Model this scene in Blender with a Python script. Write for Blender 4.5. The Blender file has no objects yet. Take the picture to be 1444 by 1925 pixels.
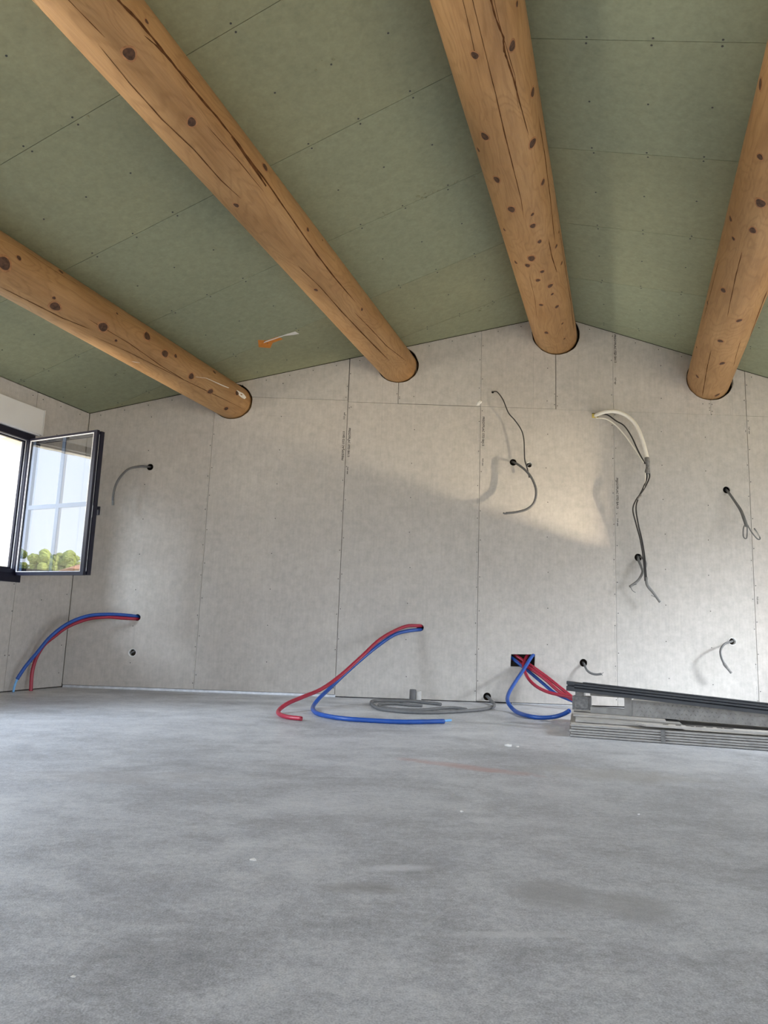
import bpy, bmesh, math, random
from mathutils import Vector, Matrix
from mathutils.geometry import delaunay_2d_cdt

random.seed(7)
C = bpy.context.scene.collection
scn = bpy.context.scene

# ---------------------------------------------------------------- camera
cd = bpy.data.cameras.new('camera')
cd.sensor_fit = 'VERTICAL'; cd.sensor_height = 36.0
cd.lens = 36.0 * 1358.2 / 1925.0
cd.clip_start = 0.02; cd.clip_end = 500
cam = bpy.data.objects.new('camera', cd); C.objects.link(cam)
cam.matrix_world = Matrix(((0.9994, -0.0359, 0.0029, 0.0), (-0.0027, -0.1567, -0.9876, 0.0),
                           (0.0359, 0.987, -0.1567, 0.6034), (0, 0, 0, 1)))
scn.camera = cam

# ---------------------------------------------------------------- room frame
D = 6.2956                                   # inner face of the back wall
AL = 0.3206                                  # the back wall is skewed to the roof
d = Vector((math.sin(AL), math.cos(AL), 0))  # along the logs
nl = Vector((math.cos(AL), -math.sin(AL), 0))
UP = Vector((0, 0, 1))
RX, RZ = 1.497, 3.498                        # ridge on the back wall
SL, SR = 0.26, -0.275                        # slopes along the back wall
XL, XR = -2.70, 5.70
YR = -3.2
def ceil_z(x, y=D):
    x0 = x + (D - y) * math.tan(AL)
    return RZ + (x0 - RX) * (SL if x0 < RX else SR)

# ---------------------------------------------------------------- world, sun, lamps
w = bpy.data.worlds.new('sky'); scn.world = w; w.use_nodes = True
nt = w.node_tree; nt.nodes.clear()
out = nt.nodes.new('ShaderNodeOutputWorld'); bg = nt.nodes.new('ShaderNodeBackground')
tc = nt.nodes.new('ShaderNodeTexCoord'); sep = nt.nodes.new('ShaderNodeSeparateXYZ'); rp = nt.nodes.new('ShaderNodeValToRGB')
nt.links.new(tc.outputs['Generated'], sep.inputs[0]); nt.links.new(sep.outputs[2], rp.inputs[0])
rp.color_ramp.elements[0].position = 0.0; rp.color_ramp.elements[0].color = (0.84, 0.905, 1.0, 1)
rp.color_ramp.elements[1].position = 0.7; rp.color_ramp.elements[1].color = (0.47, 0.67, 1.0, 1)
nt.links.new(rp.outputs[0], bg.inputs[0]); bg.inputs[1].default_value = 5.6
nt.links.new(bg.outputs[0], out.inputs[0])

def lamp(name, kind, loc, aim, energy, color, **kw):
    l = bpy.data.lights.new(name, kind); l.energy = energy; l.color = color
    for k, v in kw.items(): setattr(l, k, v)
    o = bpy.data.objects.new(name, l); C.objects.link(o)
    o.location = loc
    o.rotation_euler = (Vector(aim) - Vector(loc)).to_track_quat('-Z', 'Y').to_euler()
    return o
def left(s, z, off=0):  return Vector((XL, D, z)) - d * s + nl * off
def right(s, z, off=0): return Vector((XR, D, z)) - d * s - nl * off
# sun high behind the house, in line with its ridge
lamp('sun', 'SUN', (0, 0, 20), (-4.6, 7.5, 10.6), 17.5, (1.0, 0.86, 0.64), angle=0.01)
# daylight entering by the openings (window and doors of the room)
def portal(name, loc, aim, sx, sy):
    o = lamp(name, 'AREA', loc, aim, 1.0, (1, 1, 1), shape='RECTANGLE', size=sx, size_y=sy)
    o.data.cycles.is_portal = True
    return o
portal('daylight_window', left(1.34, 1.45, -0.30), left(1.34, 1.45, 1), 1.5, 1.2)
portal('daylight_side_door', left(4.55, 1.1, -0.30), left(4.55, 1.1, 1), 3.3, 2.2)
portal('daylight_right_door', right(3.1, 1.2, -0.30), right(3.1, 1.2, 1), 3.1, 2.2)
portal('daylight_right_bay', right(7.0, 1.2, -0.30), right(7.0, 1.2, 1), 2.6, 2.2)
portal('daylight_rear_door', (-1.3, YR - 0.3, 1.2), (-1.3, YR + 1, 1.2), 4.6, 2.4)
# added area lamps outside the side doors, boosting skylight on floor and lower wall
lamp('sky_fill_right', 'AREA', right(2.2, 3.4, -2.0), (2.7, 6.29, 0.25), 340.0, (0.90, 0.95, 1.0), shape='DISK', size=1.5, spread=math.radians(70))
lamp('sky_fill_left', 'AREA', left(6.0, 3.2, -2.0), (-.6, 5.2, 0.0), 190.0, (0.76, 0.87, 1.0), shape='DISK', size=1.6, spread=math.radians(85))
# sun thrown back up by the pale terrace on the right
lamp('terrace_glint', 'AREA', (6.77, 4.096, -0.28), (2.3, 6.29, 1.15), 18.0, (1.0, 0.82, 0.58), shape='DISK', size=0.06, spread=math.radians(26))
# added lamp standing in for sunlit yard bounce, lifting the logs' left sides
lamp('yard_fill', 'AREA', left(3.1, -0.35, -3.0), left(2.6, 2.5, 3.0), 370.0, (1.0, 0.92, 0.78), shape='DISK', size=1.6, spread=math.radians(120))

scn.view_settings.view_transform = 'Standard'; scn.view_settings.look = 'None'
scn.view_settings.gamma = 1.0; scn.view_settings.use_curve_mapping = False
scn.view_settings.exposure = -0.22
scn.cycles.use_denoising = True
scn.cycles.max_bounces = 12; scn.cycles.diffuse_bounces = 6; scn.cycles.glossy_bounces = 4; scn.cycles.transmission_bounces = 6
scn.cycles.transparent_max_bounces = 8

# ---------------------------------------------------------------- material helpers
def new_mat(name, rough=0.7, spec=0.3, metal=0.0):
    m = bpy.data.materials.new(name); m.use_nodes = True
    b = m.node_tree.nodes['Principled BSDF']
    b.inputs['Roughness'].default_value = rough; b.inputs['Metallic'].default_value = metal
    b.inputs['Specular IOR Level'].default_value = spec
    return m, m.node_tree, b
def plain(name, col, rough=0.6, spec=0.3, metal=0.0, var=0.12, scale=30.0, bump=0.0):
    m, t, b = new_mat(name, rough, spec, metal)
    n = t.nodes.new('ShaderNodeTexNoise'); n.inputs['Scale'].default_value = scale; n.inputs['Detail'].default_value = 4
    tcn = t.nodes.new('ShaderNodeTexCoord'); t.links.new(tcn.outputs['Object'], n.inputs['Vector'])
    r = t.nodes.new('ShaderNodeValToRGB')
    r.color_ramp.elements[0].position = 0.3; r.color_ramp.elements[1].position = 0.7
    r.color_ramp.elements[0].color = tuple(c * (1 - var) for c in col) + (1,)
    r.color_ramp.elements[1].color = tuple(min(1, c * (1 + var)) for c in col) + (1,)
    t.links.new(n.outputs[0], r.inputs[0]); t.links.new(r.outputs[0], b.inputs['Base Color'])
    if bump:
        bn = t.nodes.new('ShaderNodeBump'); bn.inputs['Strength'].default_value = bump; bn.inputs['Distance'].default_value = 0.002
        t.links.new(n.outputs[0], bn.inputs['Height']); t.links.new(bn.outputs[0], b.inputs['Normal'])
    return m
class NG:                                      # small node-graph helper
    def __init__(s, t): s.t = t
    def n(s, ty, **kw):
        x = s.t.nodes.new(ty)
        for k, v in kw.items():
            if k in x.inputs: x.inputs[k].default_value = v
            else: setattr(x, k, v)
        return x
    def noise(s, vec, scale, detail=5, rough=0.55, dist=0.0):
        x = s.n('ShaderNodeTexNoise', Scale=scale, Detail=detail, Roughness=rough, Distortion=dist)
        s.t.links.new(vec, x.inputs['Vector']); return x.outputs[0]
    def mapv(s, vec, scale=(1, 1, 1), loc=(0, 0, 0), rot=(0, 0, 0)):
        x = s.n('ShaderNodeMapping'); x.inputs['Scale'].default_value = scale; x.inputs['Location'].default_value = loc; x.inputs['Rotation'].default_value = rot
        s.t.links.new(vec, x.inputs['Vector']); return x.outputs[0]
    def ramp(s, fac, stops):
        x = s.n('ShaderNodeValToRGB'); e = x.color_ramp.elements
        while len(e) < len(stops): e.new(0.5)
        for el, (p, c) in zip(e, stops): el.position = p; el.color = tuple(c) + (1,) if len(c) == 3 else c
        s.t.links.new(fac, x.inputs[0]); return x.outputs[0]
    def mix(s, fac, a, b, mode='MIX'):
        x = s.n('ShaderNodeMix', data_type='RGBA', blend_type=mode)
        for v, i in ((fac, 0), (a, 6), (b, 7)):
            if hasattr(v, 'links'): s.t.links.new(v, x.inputs[i])
            else: x.inputs[i].default_value = v if i == 0 else tuple(v) + (1,)
        return x.outputs[2]
    def math(s, op, a, b=0.0):
        x = s.n('ShaderNodeMath', operation=op)
        for v, i in ((a, 0), (b, 1)):
            if hasattr(v, 'links'): s.t.links.new(v, x.inputs[i])
            else: x.inputs[i].default_value = v
        return x.outputs[0]
    def bump(s, h, strength, dist, b):
        x = s.n('ShaderNodeBump', Strength=strength, Distance=dist)
        s.t.links.new(h, x.inputs['Height']); s.t.links.new(x.outputs[0], b.inputs['Normal'])

M = {}
# plasterboard paper: faintly mottled, slightly different from sheet to sheet
def board_mat(name, base, tint, var):
    m, t, b = new_mat(name, 0.75, 0.2); g = NG(t)
    tcn = g.n('ShaderNodeTexCoord'); geo = g.n('ShaderNodeNewGeometry'); oi = g.n('ShaderNodeObjectInfo')
    pos = geo.outputs['Position']
    n1 = g.noise(pos, 1.6, 4, 0.6, 0.4); n2 = g.noise(pos, 22, 5, 0.65); n3 = g.noise(g.mapv(pos, (1, 1, 0.12)), 60, 2)
    c = g.ramp(n1, [(0.3, [x * (1 - var) for x in base]), (0.7, [x * (1 + var) for x in base])])
    c = g.mix(g.math('MULTIPLY', oi.outputs['Random'], 0.8), c, tint)
    c = g.mix(0.5, c, g.ramp(n2, [(0.3, (0.40,) * 3), (0.7, (0.60,) * 3)]), 'OVERLAY')
    c = g.mix(0.25, c, g.ramp(n3, [(0.3, (0.42,) * 3), (0.7, (0.58,) * 3)]), 'OVERLAY')
    t.links.new(c, b.inputs['Base Color'])
    g.bump(n2, 0.08, 0.001, b)
    return m
M['board'] = board_mat('plasterboard_paper', (0.480, 0.450, 0.415), (0.462, 0.442, 0.415), 0.05)
M['green'] = board_mat('green_plasterboard_paper', (0.268, 0.267, 0.166), (0.252, 0.276, 0.190), 0.06)

def concrete():
    m, t, b = new_mat('trowelled_concrete', 0.55, 0.35); g = NG(t)
    geo = g.n('ShaderNodeNewGeometry'); pos = geo.outputs['Position']
    big = g.noise(g.mapv(pos, (0.9, 1.3, 1), rot=(0, 0, 0.15)), 1.2, 6, 0.62, 0.6)
    mid = g.noise(g.mapv(pos, (0.9, 1.4, 1), rot=(0, 0, -0.4)), 3.2, 7, 0.65, 0.8)
    patch = g.noise(pos, 9, 9, 0.78, 0.5)
    fine = g.noise(pos, 60, 8, 0.75); grit = g.noise(pos, 260, 3, 0.6)
    strk = g.noise(g.mapv(pos, (1, 3.2, 1), rot=(0, 0, 0.25)), 11, 8, 0.75, 0.6)
    c = g.ramp(big, [(0.30, (0.36, 0.366, 0.385)), (0.47, (0.47, 0.478, 0.500)), (0.70, (0.61, 0.62, 0.645))])
    c = g.mix(0.55, c, g.ramp(mid, [(0.34, (0.36,) * 3), (0.5, (0.5,) * 3), (0.70, (0.66,) * 3)]), 'OVERLAY')
    c = g.mix(0.30, c, g.ramp(strk, [(0.3, (0.38,) * 3), (0.7, (0.62,) * 3)]), 'OVERLAY')
    c = g.mix(0.50, c, g.ramp(patch, [(0.36, (0.36,) * 3), (0.5, (0.5,) * 3), (0.66, (0.66,) * 3)]), 'OVERLAY')
    c = g.mix(0.8, c, g.ramp(fine, [(0.32, (0.34,) * 3), (0.68, (0.66,) * 3)]), 'OVERLAY')
    c = g.mix(0.75, c, g.ramp(grit, [(0.32, (0.30,) * 3), (0.70, (0.70,) * 3)]), 'OVERLAY')
    # a few damp brown stains, pale laitance patches, the red chalk smear and a pale trowel arc
    sep = g.n('ShaderNodeSeparateXYZ'); t.links.new(pos, sep.inputs[0]); X, Y = sep.outputs[0], sep.outputs[1]
    def blob(x, y, rx, ry, rot=0.0):
        cs, sn = math.cos(rot), math.sin(rot)
        dx = g.math('SUBTRACT', X, x); dy = g.math('SUBTRACT', Y, y)
        u = g.math('DIVIDE', g.math('ADD', g.math('MULTIPLY', dx, cs), g.math('MULTIPLY', dy, sn)), rx)
        v = g.math('DIVIDE', g.math('SUBTRACT', g.math('MULTIPLY', dy, cs), g.math('MULTIPLY', dx, sn)), ry)
        r2 = g.math('ADD', g.math('MULTIPLY', u, u), g.math('MULTIPLY', v, v))
        f = g.math('SUBTRACT', 1.0, g.math('ADD', r2, g.math('MULTIPLY', g.math('SUBTRACT', mid, 0.5), 3.0)))
        x_ = g.n('ShaderNodeClamp'); t.links.new(f, x_.inputs[0]); return x_.outputs[0]
    for (x, y, rx, ry, rot, col, a) in STAINS:
        f = g.math('MULTIPLY', blob(x, y, rx, ry, rot), a)
        c = g.mix(f, c, col)
    t.links.new(c, b.inputs['Base Color'])
    h = g.math('ADD', g.math('MULTIPLY', strk, 0.6), g.math('ADD', g.math('MULTIPLY', fine, 0.5), g.math('MULTIPLY', grit, 0.35)))
    g.bump(h, 0.40, 0.005, b)
    t.links.new(g.ramp(big, [(0.3, (0.42,) * 3), (0.7, (0.27,) * 3)]), b.inputs['Roughness'])
    return m
STAINS = [(-0.02, 1.80, 0.13, 0.05, 0.0, (0.27, 0.26, 0.25), 0.7), (0.42, 1.80, 0.12, 0.12, 0.5, (0.31, 0.31, 0.31), 0.6),
          (0.05, 1.95, 0.10, 0.03, 0.2, (0.74, 0.74, 0.77), 0.6), (0.28, 1.57, 0.17, 0.02, 0.10, (0.71, 0.71, 0.72), 0.5),
          (0.43, 3.34, 0.42, 0.07, -0.46, (0.50, 0.29, 0.27), 0.75), (0.60, 1.75, 0.10, 0.10, 0.9, (0.33, 0.33, 0.33), 0.6),
          (0.11, 1.60, 0.17, 0.006, 1.03, (0.62, 0.62, 0.62), 0.3), (0.27, 1.88, 0.16, 0.004, 0.98, (0.62, 0.62, 0.62), 0.3),
          (-0.9, 2.9, 0.6, 0.12, 0.1, (0.43, 0.41, 0.40), 0.35), (1.0, 3.3, 0.5, 0.2, -0.2, (0.47, 0.45, 0.41), 0.4)]
M['concrete'] = concrete()

def wood():
    m, t, b = new_mat('peeled_pine', 0.55, 0.35); g = NG(t)
    tcn = g.n('ShaderNodeTexCoord'); oi = g.n('ShaderNodeObjectInfo')
    v = g.n('ShaderNodeVectorMath', operation='ADD'); t.links.new(tcn.outputs['Object'], v.inputs[0])
    cmb = g.n('ShaderNodeCombineXYZ'); t.links.new(g.math('MULTIPLY', oi.outputs['Random'], 40), cmb.inputs[0]); t.links.new(cmb.outputs[0], v.inputs[1])
    p = v.outputs[0]
    grain = g.noise(g.mapv(p, (0.5, 16, 16)), 4, 6, 0.6, 0.7)
    warp = g.noise(g.mapv(p, (0.9, 3.2, 3.2)), 1.5, 2, 0.5, 0.4)
    cath = g.n('ShaderNodeMath', operation='SINE'); t.links.new(g.math('MULTIPLY', g.math('ADD', warp, g.math('MULTIPLY', grain, 0.05)), 95.0), cath.inputs[0])
    big = g.noise(g.mapv(p, (1.0, 3, 3)), 1.8, 4, 0.6); fine = g.noise(g.mapv(p, (3, 60, 60)), 6, 3)
    scuff = g.noise(g.mapv(p, (6, 1.6, 1.6)), 1.6, 4, 0.6)
    c = g.ramp(big, [(0.3, (0.300, 0.162, 0.064)), (0.55, (0.360, 0.205, 0.088)), (0.75, (0.415, 0.248, 0.112))])
    c = g.mix(0.34, c, g.ramp(g.math('ADD', g.math('MULTIPLY', cath.outputs[0], 0.5), 0.5), [(0.0, (0.53, 0.53, 0.53)), (0.62, (0.51, 0.51, 0.51)), (0.97, (0.34, 0.31, 0.28))]), 'OVERLAY')
    c = g.mix(0.40, c, g.ramp(grain, [(0.3, (0.36, 0.35, 0.33)), (0.65, (0.58, 0.58, 0.58))]), 'OVERLAY')
    c = g.mix(0.25, c, g.ramp(fine, [(0.3, (0.36,) * 3), (0.7, (0.62,) * 3)]), 'OVERLAY')
    c = g.mix(g.ramp(scuff, [(0.60, (0, 0, 0)), (0.80, (0.5, 0.5, 0.5))]), c, (0.36, 0.19, 0.08))
    t.links.new(c, b.inputs['Base Color']); g.bump(grain, 0.15, 0.003, b)
    return m
M['wood'] = wood()
M['knot'] = plain('knot_heart', (0.075, 0.036, 0.020), 0.6, 0.3, var=0.5, scale=60)
M['knot_ring'] = plain('knot_ring', (0.33, 0.16, 0.07), 0.6, 0.3, var=0.25, scale=40)
M['crack'] = plain('drying_crack', (0.10, 0.045, 0.02), 0.9, 0.05, var=0.4, scale=20)
M['chalk'] = plain('white_plaster', (0.74, 0.72, 0.68), 0.85, 0.1, var=0.08, scale=40)
M['masonry'] = plain('cream_render', (0.72, 0.62, 0.47), 0.85, 0.1, var=0.06, scale=8, bump=0.3)
M['cavity'] = plain('dark_cavity', (0.050, 0.040, 0.031), 0.9, 0.05, var=0.3)
M['screw'] = plain('screw_head', (0.045, 0.043, 0.04), 0.5, 0.4, var=0.2)
M['ink'] = plain('printed_ink', (0.06, 0.055, 0.055), 0.8, 0.1, var=0.2)
M['pencil'] = plain('pencil', (0.38, 0.36, 0.34), 0.8, 0.1, var=0.1)
M['navy'] = plain('dark_anodised_frame', (0.010, 0.010, 0.022), 0.45, 0.3, var=0.15)
M['gasket'] = plain('pale_gasket', (0.75, 0.75, 0.78), 0.5, 0.3, var=0.05)
M['white_pvc'] = plain('white_pvc', (0.74, 0.73, 0.71), 0.4, 0.4, var=0.03, scale=5)
M['bar'] = plain('white_glazing_bar', (0.05, 0.075, 0.13), 0.4, 0.4, var=0.03)
M['zinc'] = plain('galvanised_steel', (0.60, 0.62, 0.65), 0.42, 0.5, metal=0.75, var=0.15, scale=25)
M['alu'] = plain('dull_aluminium', (0.30, 0.29, 0.275), 0.5, 0.4, metal=0.3, var=0.2, scale=18)
M['grey_conduit'] = plain('grey_conduit', (0.135, 0.135, 0.135), 0.5, 0.35, var=0.1)
M['pale_conduit'] = plain('pale_grey_cable', (0.19, 0.19, 0.185), 0.5, 0.35, var=0.1)
M['black_cable'] = plain('black_cable', (0.022, 0.020, 0.019), 0.45, 0.4, var=0.15)
M['white_cable'] = plain('white_sleeve', (0.78, 0.74, 0.66), 0.45, 0.35, var=0.04)
M['blue'] = plain('blue_sheath', (0.012, 0.070, 0.32), 0.38, 0.5, var=0.12, scale=15)
M['red'] = plain('red_sheath', (0.34, 0.018, 0.042), 0.38, 0.5, var=0.12, scale=15)
M['light_blue'] = plain('light_blue_pipe', (0.17, 0.42, 0.75), 0.4, 0.4, var=0.06)
M['tape'] = plain('grey_tape', (0.195, 0.190, 0.184), 0.55, 0.3, var=0.3, scale=60, bump=0.4)
M['copper'] = plain('bare_conductor', (0.42, 0.40, 0.36), 0.4, 0.5, metal=0.5)
M['yellow'] = plain('yellow_foam', (0.62, 0.50, 0.12), 0.8, 0.1, var=0.1)
M['box_chrome'] = plain('shiny_box_wall', (0.80, 0.80, 0.79), 0.25, 0.6, metal=0.0, var=0.1)
M['clear'] = plain('cloudy_sleeve', (0.50, 0.49, 0.47), 0.35, 0.4, var=0.08)
M['orange'] = plain('orange_sticker', (0.55, 0.20, 0.035), 0.7, 0.2, var=0.1)
M['anthracite'] = plain('anthracite_profile', (0.034, 0.037, 0.043), 0.38, 0.5, var=0.15, scale=12)
M['core'] = plain('gypsum_core', (0.40, 0.385, 0.365), 0.85, 0.1, var=0.14, scale=22, bump=0.3)
M['stone'] = plain('terrace_slab', (0.55, 0.46, 0.32), 0.85, 0.1, var=0.1, scale=1.5)
M['leaf'] = plain('pine_foliage', (0.36, 0.42, 0.12), 0.7, 0.2, var=0.35, scale=0.9)
M['bark'] = plain('bark', (0.16, 0.11, 0.07), 0.9, 0.1, var=0.3, scale=4)
M['dry_grass'] = plain('dry_grass', (0.36, 0.33, 0.14), 0.9, 0.1, var=0.25, scale=.6)
M['tile'] = plain('roof_tile', (0.52, 0.27, 0.17), 0.8, 0.1, var=0.2, scale=6)
M['film'] = plain('crumpled_grey_film', (0.62, 0.59, 0.52), 0.4, 0.4, var=0.8, scale=7, bump=0.8)

def glass():
    m = bpy.data.materials.new('coated_glass'); m.use_nodes = True; t = m.node_tree; t.nodes.clear(); g = NG(t)
    o = g.n('ShaderNodeOutputMaterial'); mx = g.n('ShaderNodeMixShader'); tr = g.n('ShaderNodeBsdfTransparent'); gl = g.n('ShaderNodeBsdfGlossy', Roughness=0.0)
    lw = g.n('ShaderNodeLayerWeight', Blend=0.5)
    f = g.math('ADD', g.math('POWER', lw.outputs['Facing'], 5.0), 0.135)
    tr.inputs[0].default_value = (0.97, 0.98, 0.98, 1)
    t.links.new(f, mx.inputs[0]); t.links.new(tr.outputs[0], mx.inputs[1]); t.links.new(gl.outputs[0], mx.inputs[2]); t.links.new(mx.outputs[0], o.inputs[0])
    return m
M['glass'] = glass()

# ---------------------------------------------------------------- object helpers
def link(o, parent=None):
    C.objects.link(o)
    if parent is not None: o.parent = parent
    return o
def finish(name, bm, mat, parent=None, smooth=False):
    me = bpy.data.meshes.new(name); bmesh.ops.recalc_face_normals(bm, faces=bm.faces[:]); bm.to_mesh(me); bm.free()
    for m in (mat if isinstance(mat, (list, tuple)) else [mat]): me.materials.append(m)
    if smooth:
        for p in me.polygons: p.use_smooth = True
    o = bpy.data.objects.new(name, me); link(o, parent)
    if parent is not None: o.matrix_parent_inverse = Matrix.Identity(4); o.matrix_basis = pw(parent).inverted()
    return o
def pw(o):                                     # world matrix without a depsgraph update
    m = o.matrix_basis.copy(); p = o.parent
    while p is not None: m = p.matrix_basis @ m; p = p.parent
    return m
def thing(name, label, cat, loc, group=None):
    o = bpy.data.objects.new(name, None); o.empty_display_size = 0.05; C.objects.link(o)
    o.location = loc; o['label'] = label; o['category'] = cat
    if group: o['group'] = group
    return o
def structure(name, label, loc=(0, 0, 0)):
    o = bpy.data.objects.new(name, None); C.objects.link(o); o.location = loc; o['kind'] = 'structure'; o['label'] = label; o['category'] = name.split('_')[0]
    return o
def tag(o, label, cat, group=None, kind=None):
    o['label'] = label; o['category'] = cat
    if group: o['group'] = group
    if kind: o['kind'] = kind
    return o
def box(bm, o, ax, ay, az, x0, x1, y0, y1, z0, z1):
    o = Vector(o); vs = [bm.verts.new(o + ax * x + ay * y + az * z) for x in (x0, x1) for y in (y0, y1) for z in (z0, z1)]
    for f in ((0, 1, 3, 2), (4, 6, 7, 5), (0, 4, 5, 1), (2, 3, 7, 6), (0, 2, 6, 4), (1, 5, 7, 3)): bm.faces.new([vs[i] for i in f])
EX, EY = Vector((1, 0, 0)), Vector((0, 1, 0))
def inside(p, poly):
    c = False; n = len(poly)
    for i in range(n):
        (x1, y1), (x2, y2) = poly[i], poly[(i + 1) % n]
        if (y1 > p[1]) != (y2 > p[1]) and p[0] < (x2 - x1) * (p[1] - y1) / (y2 - y1) + x1: c = not c
    return c
def bbox_hit(a, b):
    return not (max(p[0] for p in a) < min(p[0] for p in b) or max(p[0] for p in b) < min(p[0] for p in a)
                or max(p[1] for p in a) < min(p[1] for p in b) or max(p[1] for p in b) < min(p[1] for p in a))
def sheet(name, outline, holes, mat, parent, org, ux, uy, n, t):
    """flat sheet with cut-outs: outline/holes in (u,v), front face at org, thickness t along n"""
    holes = [h for h in holes if bbox_hit(outline, h)]
    pts = []; edges = []
    for poly in [outline] + holes:
        k = len(pts); pts += [Vector(p) for p in poly]; edges += [(k + i, k + (i + 1) % len(poly)) for i in range(len(poly))]
    vs, _, fs, *_ = delaunay_2d_cdt(pts, edges, [], 0, 1e-5)
    keep = []
    for f in fs:
        c = sum((vs[i] for i in f), Vector((0, 0))) / len(f)
        if inside(c, outline) and not any(inside(c, h) for h in holes): keep.append(f)
    bm = bmesh.new(); org = Vector(org)
    fr = [bm.verts.new(org + ux * v.x + uy * v.y) for v in vs]; bk = [bm.verts.new(org + ux * v.x + uy * v.y + n * t) for v in vs]
    cnt = {}
    for f in keep:
        bm.faces.new([fr[i] for i in f]); bm.faces.new([bk[i] for i in reversed(f)])
        for a, b in zip(f, list(f[1:]) + [f[0]]): cnt[(a, b)] = 1
    for a, b in list(cnt):
        if (b, a) not in cnt: bm.faces.new([fr[a], fr[b], bk[b], bk[a]])
    for v in [v for v in bm.verts if not v.link_faces]: bm.verts.remove(v)
    return finish(name, bm, mat, parent)
def circle(x, y, rx, ry=None, n=20, jit=0.0, rnd=None):
    ry = ry or rx; o = []
    for i in range(n):
        a = 2 * math.pi * i / n; k = 1 + (rnd.uniform(-jit, jit) if jit else 0)
        o.append((x + rx * k * math.cos(a), y + ry * k * math.sin(a)))
    return o
def spline(pts, n=8):
    P = [Vector(p) for p in pts]; o = []
    for i in range(len(P) - 1):
        p0 = P[max(i - 1, 0)]; p1 = P[i]; p2 = P[i + 1]; p3 = P[min(i + 2, len(P) - 1)]
        m1 = (p2 - p0) * 0.5; m2 = (p3 - p1) * 0.5
        if i == 0: m1 = p2 - p1
        for k in range(n):
            t = k / n; t2 = t * t; t3 = t2 * t
            o.append(p1 * (2 * t3 - 3 * t2 + 1) + m1 * (t3 - 2 * t2 + t) + p2 * (-2 * t3 + 3 * t2) + m2 * (t3 - t2))
    o.append(P[-1]); return o
def tube(bm, pts, r, seg=10, hollow=False, n=8, ribs=0.0):
    P = spline(pts, n); N = len(P); rings = []; up = None
    for i, p in enumerate(P):
        tg = (P[min(i + 1, N - 1)] - P[max(i - 1, 0)]).normalized()
        if up is None: up = tg.orthogonal().normalized()
        up = (up - tg * up.dot(tg)).normalized(); sd = tg.cross(up)
        rr = (r(i / (N - 1)) if callable(r) else r) * (1 + (ribs if i % 2 else -ribs))
        rings.append([bm.verts.new(p + (up * math.cos(2 * math.pi * k / seg) + sd * math.sin(2 * math.pi * k / seg)) * rr) for k in range(seg)])
    for a, b in zip(rings, rings[1:]):
        for k in range(seg): bm.faces.new((a[k], a[(k + 1) % seg], b[(k + 1) % seg], b[k]))
    bm.faces.new(rings[0][::-1])
    if hollow:
        tg = (P[-1] - P[-2]).normalized(); c = P[-1]
        inn = [bm.verts.new(c + (v.co - c) * 0.68) for v in rings[-1]]; deep = [bm.verts.new(v.co - tg * 0.02) for v in inn]
        for k in range(seg):
            k2 = (k + 1) % seg
            bm.faces.new((rings[-1][k], rings[-1][k2], inn[k2], inn[k])); bm.faces.new((inn[k], inn[k2], deep[k2], deep[k]))
        bm.faces.new(deep)
    else: bm.faces.new(rings[-1])
def pipe(name, pts, r, mat, parent=None, **kw):
    bm = bmesh.new(); tube(bm, pts, r, **kw); return finish(name, bm, mat, parent, True)

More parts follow.
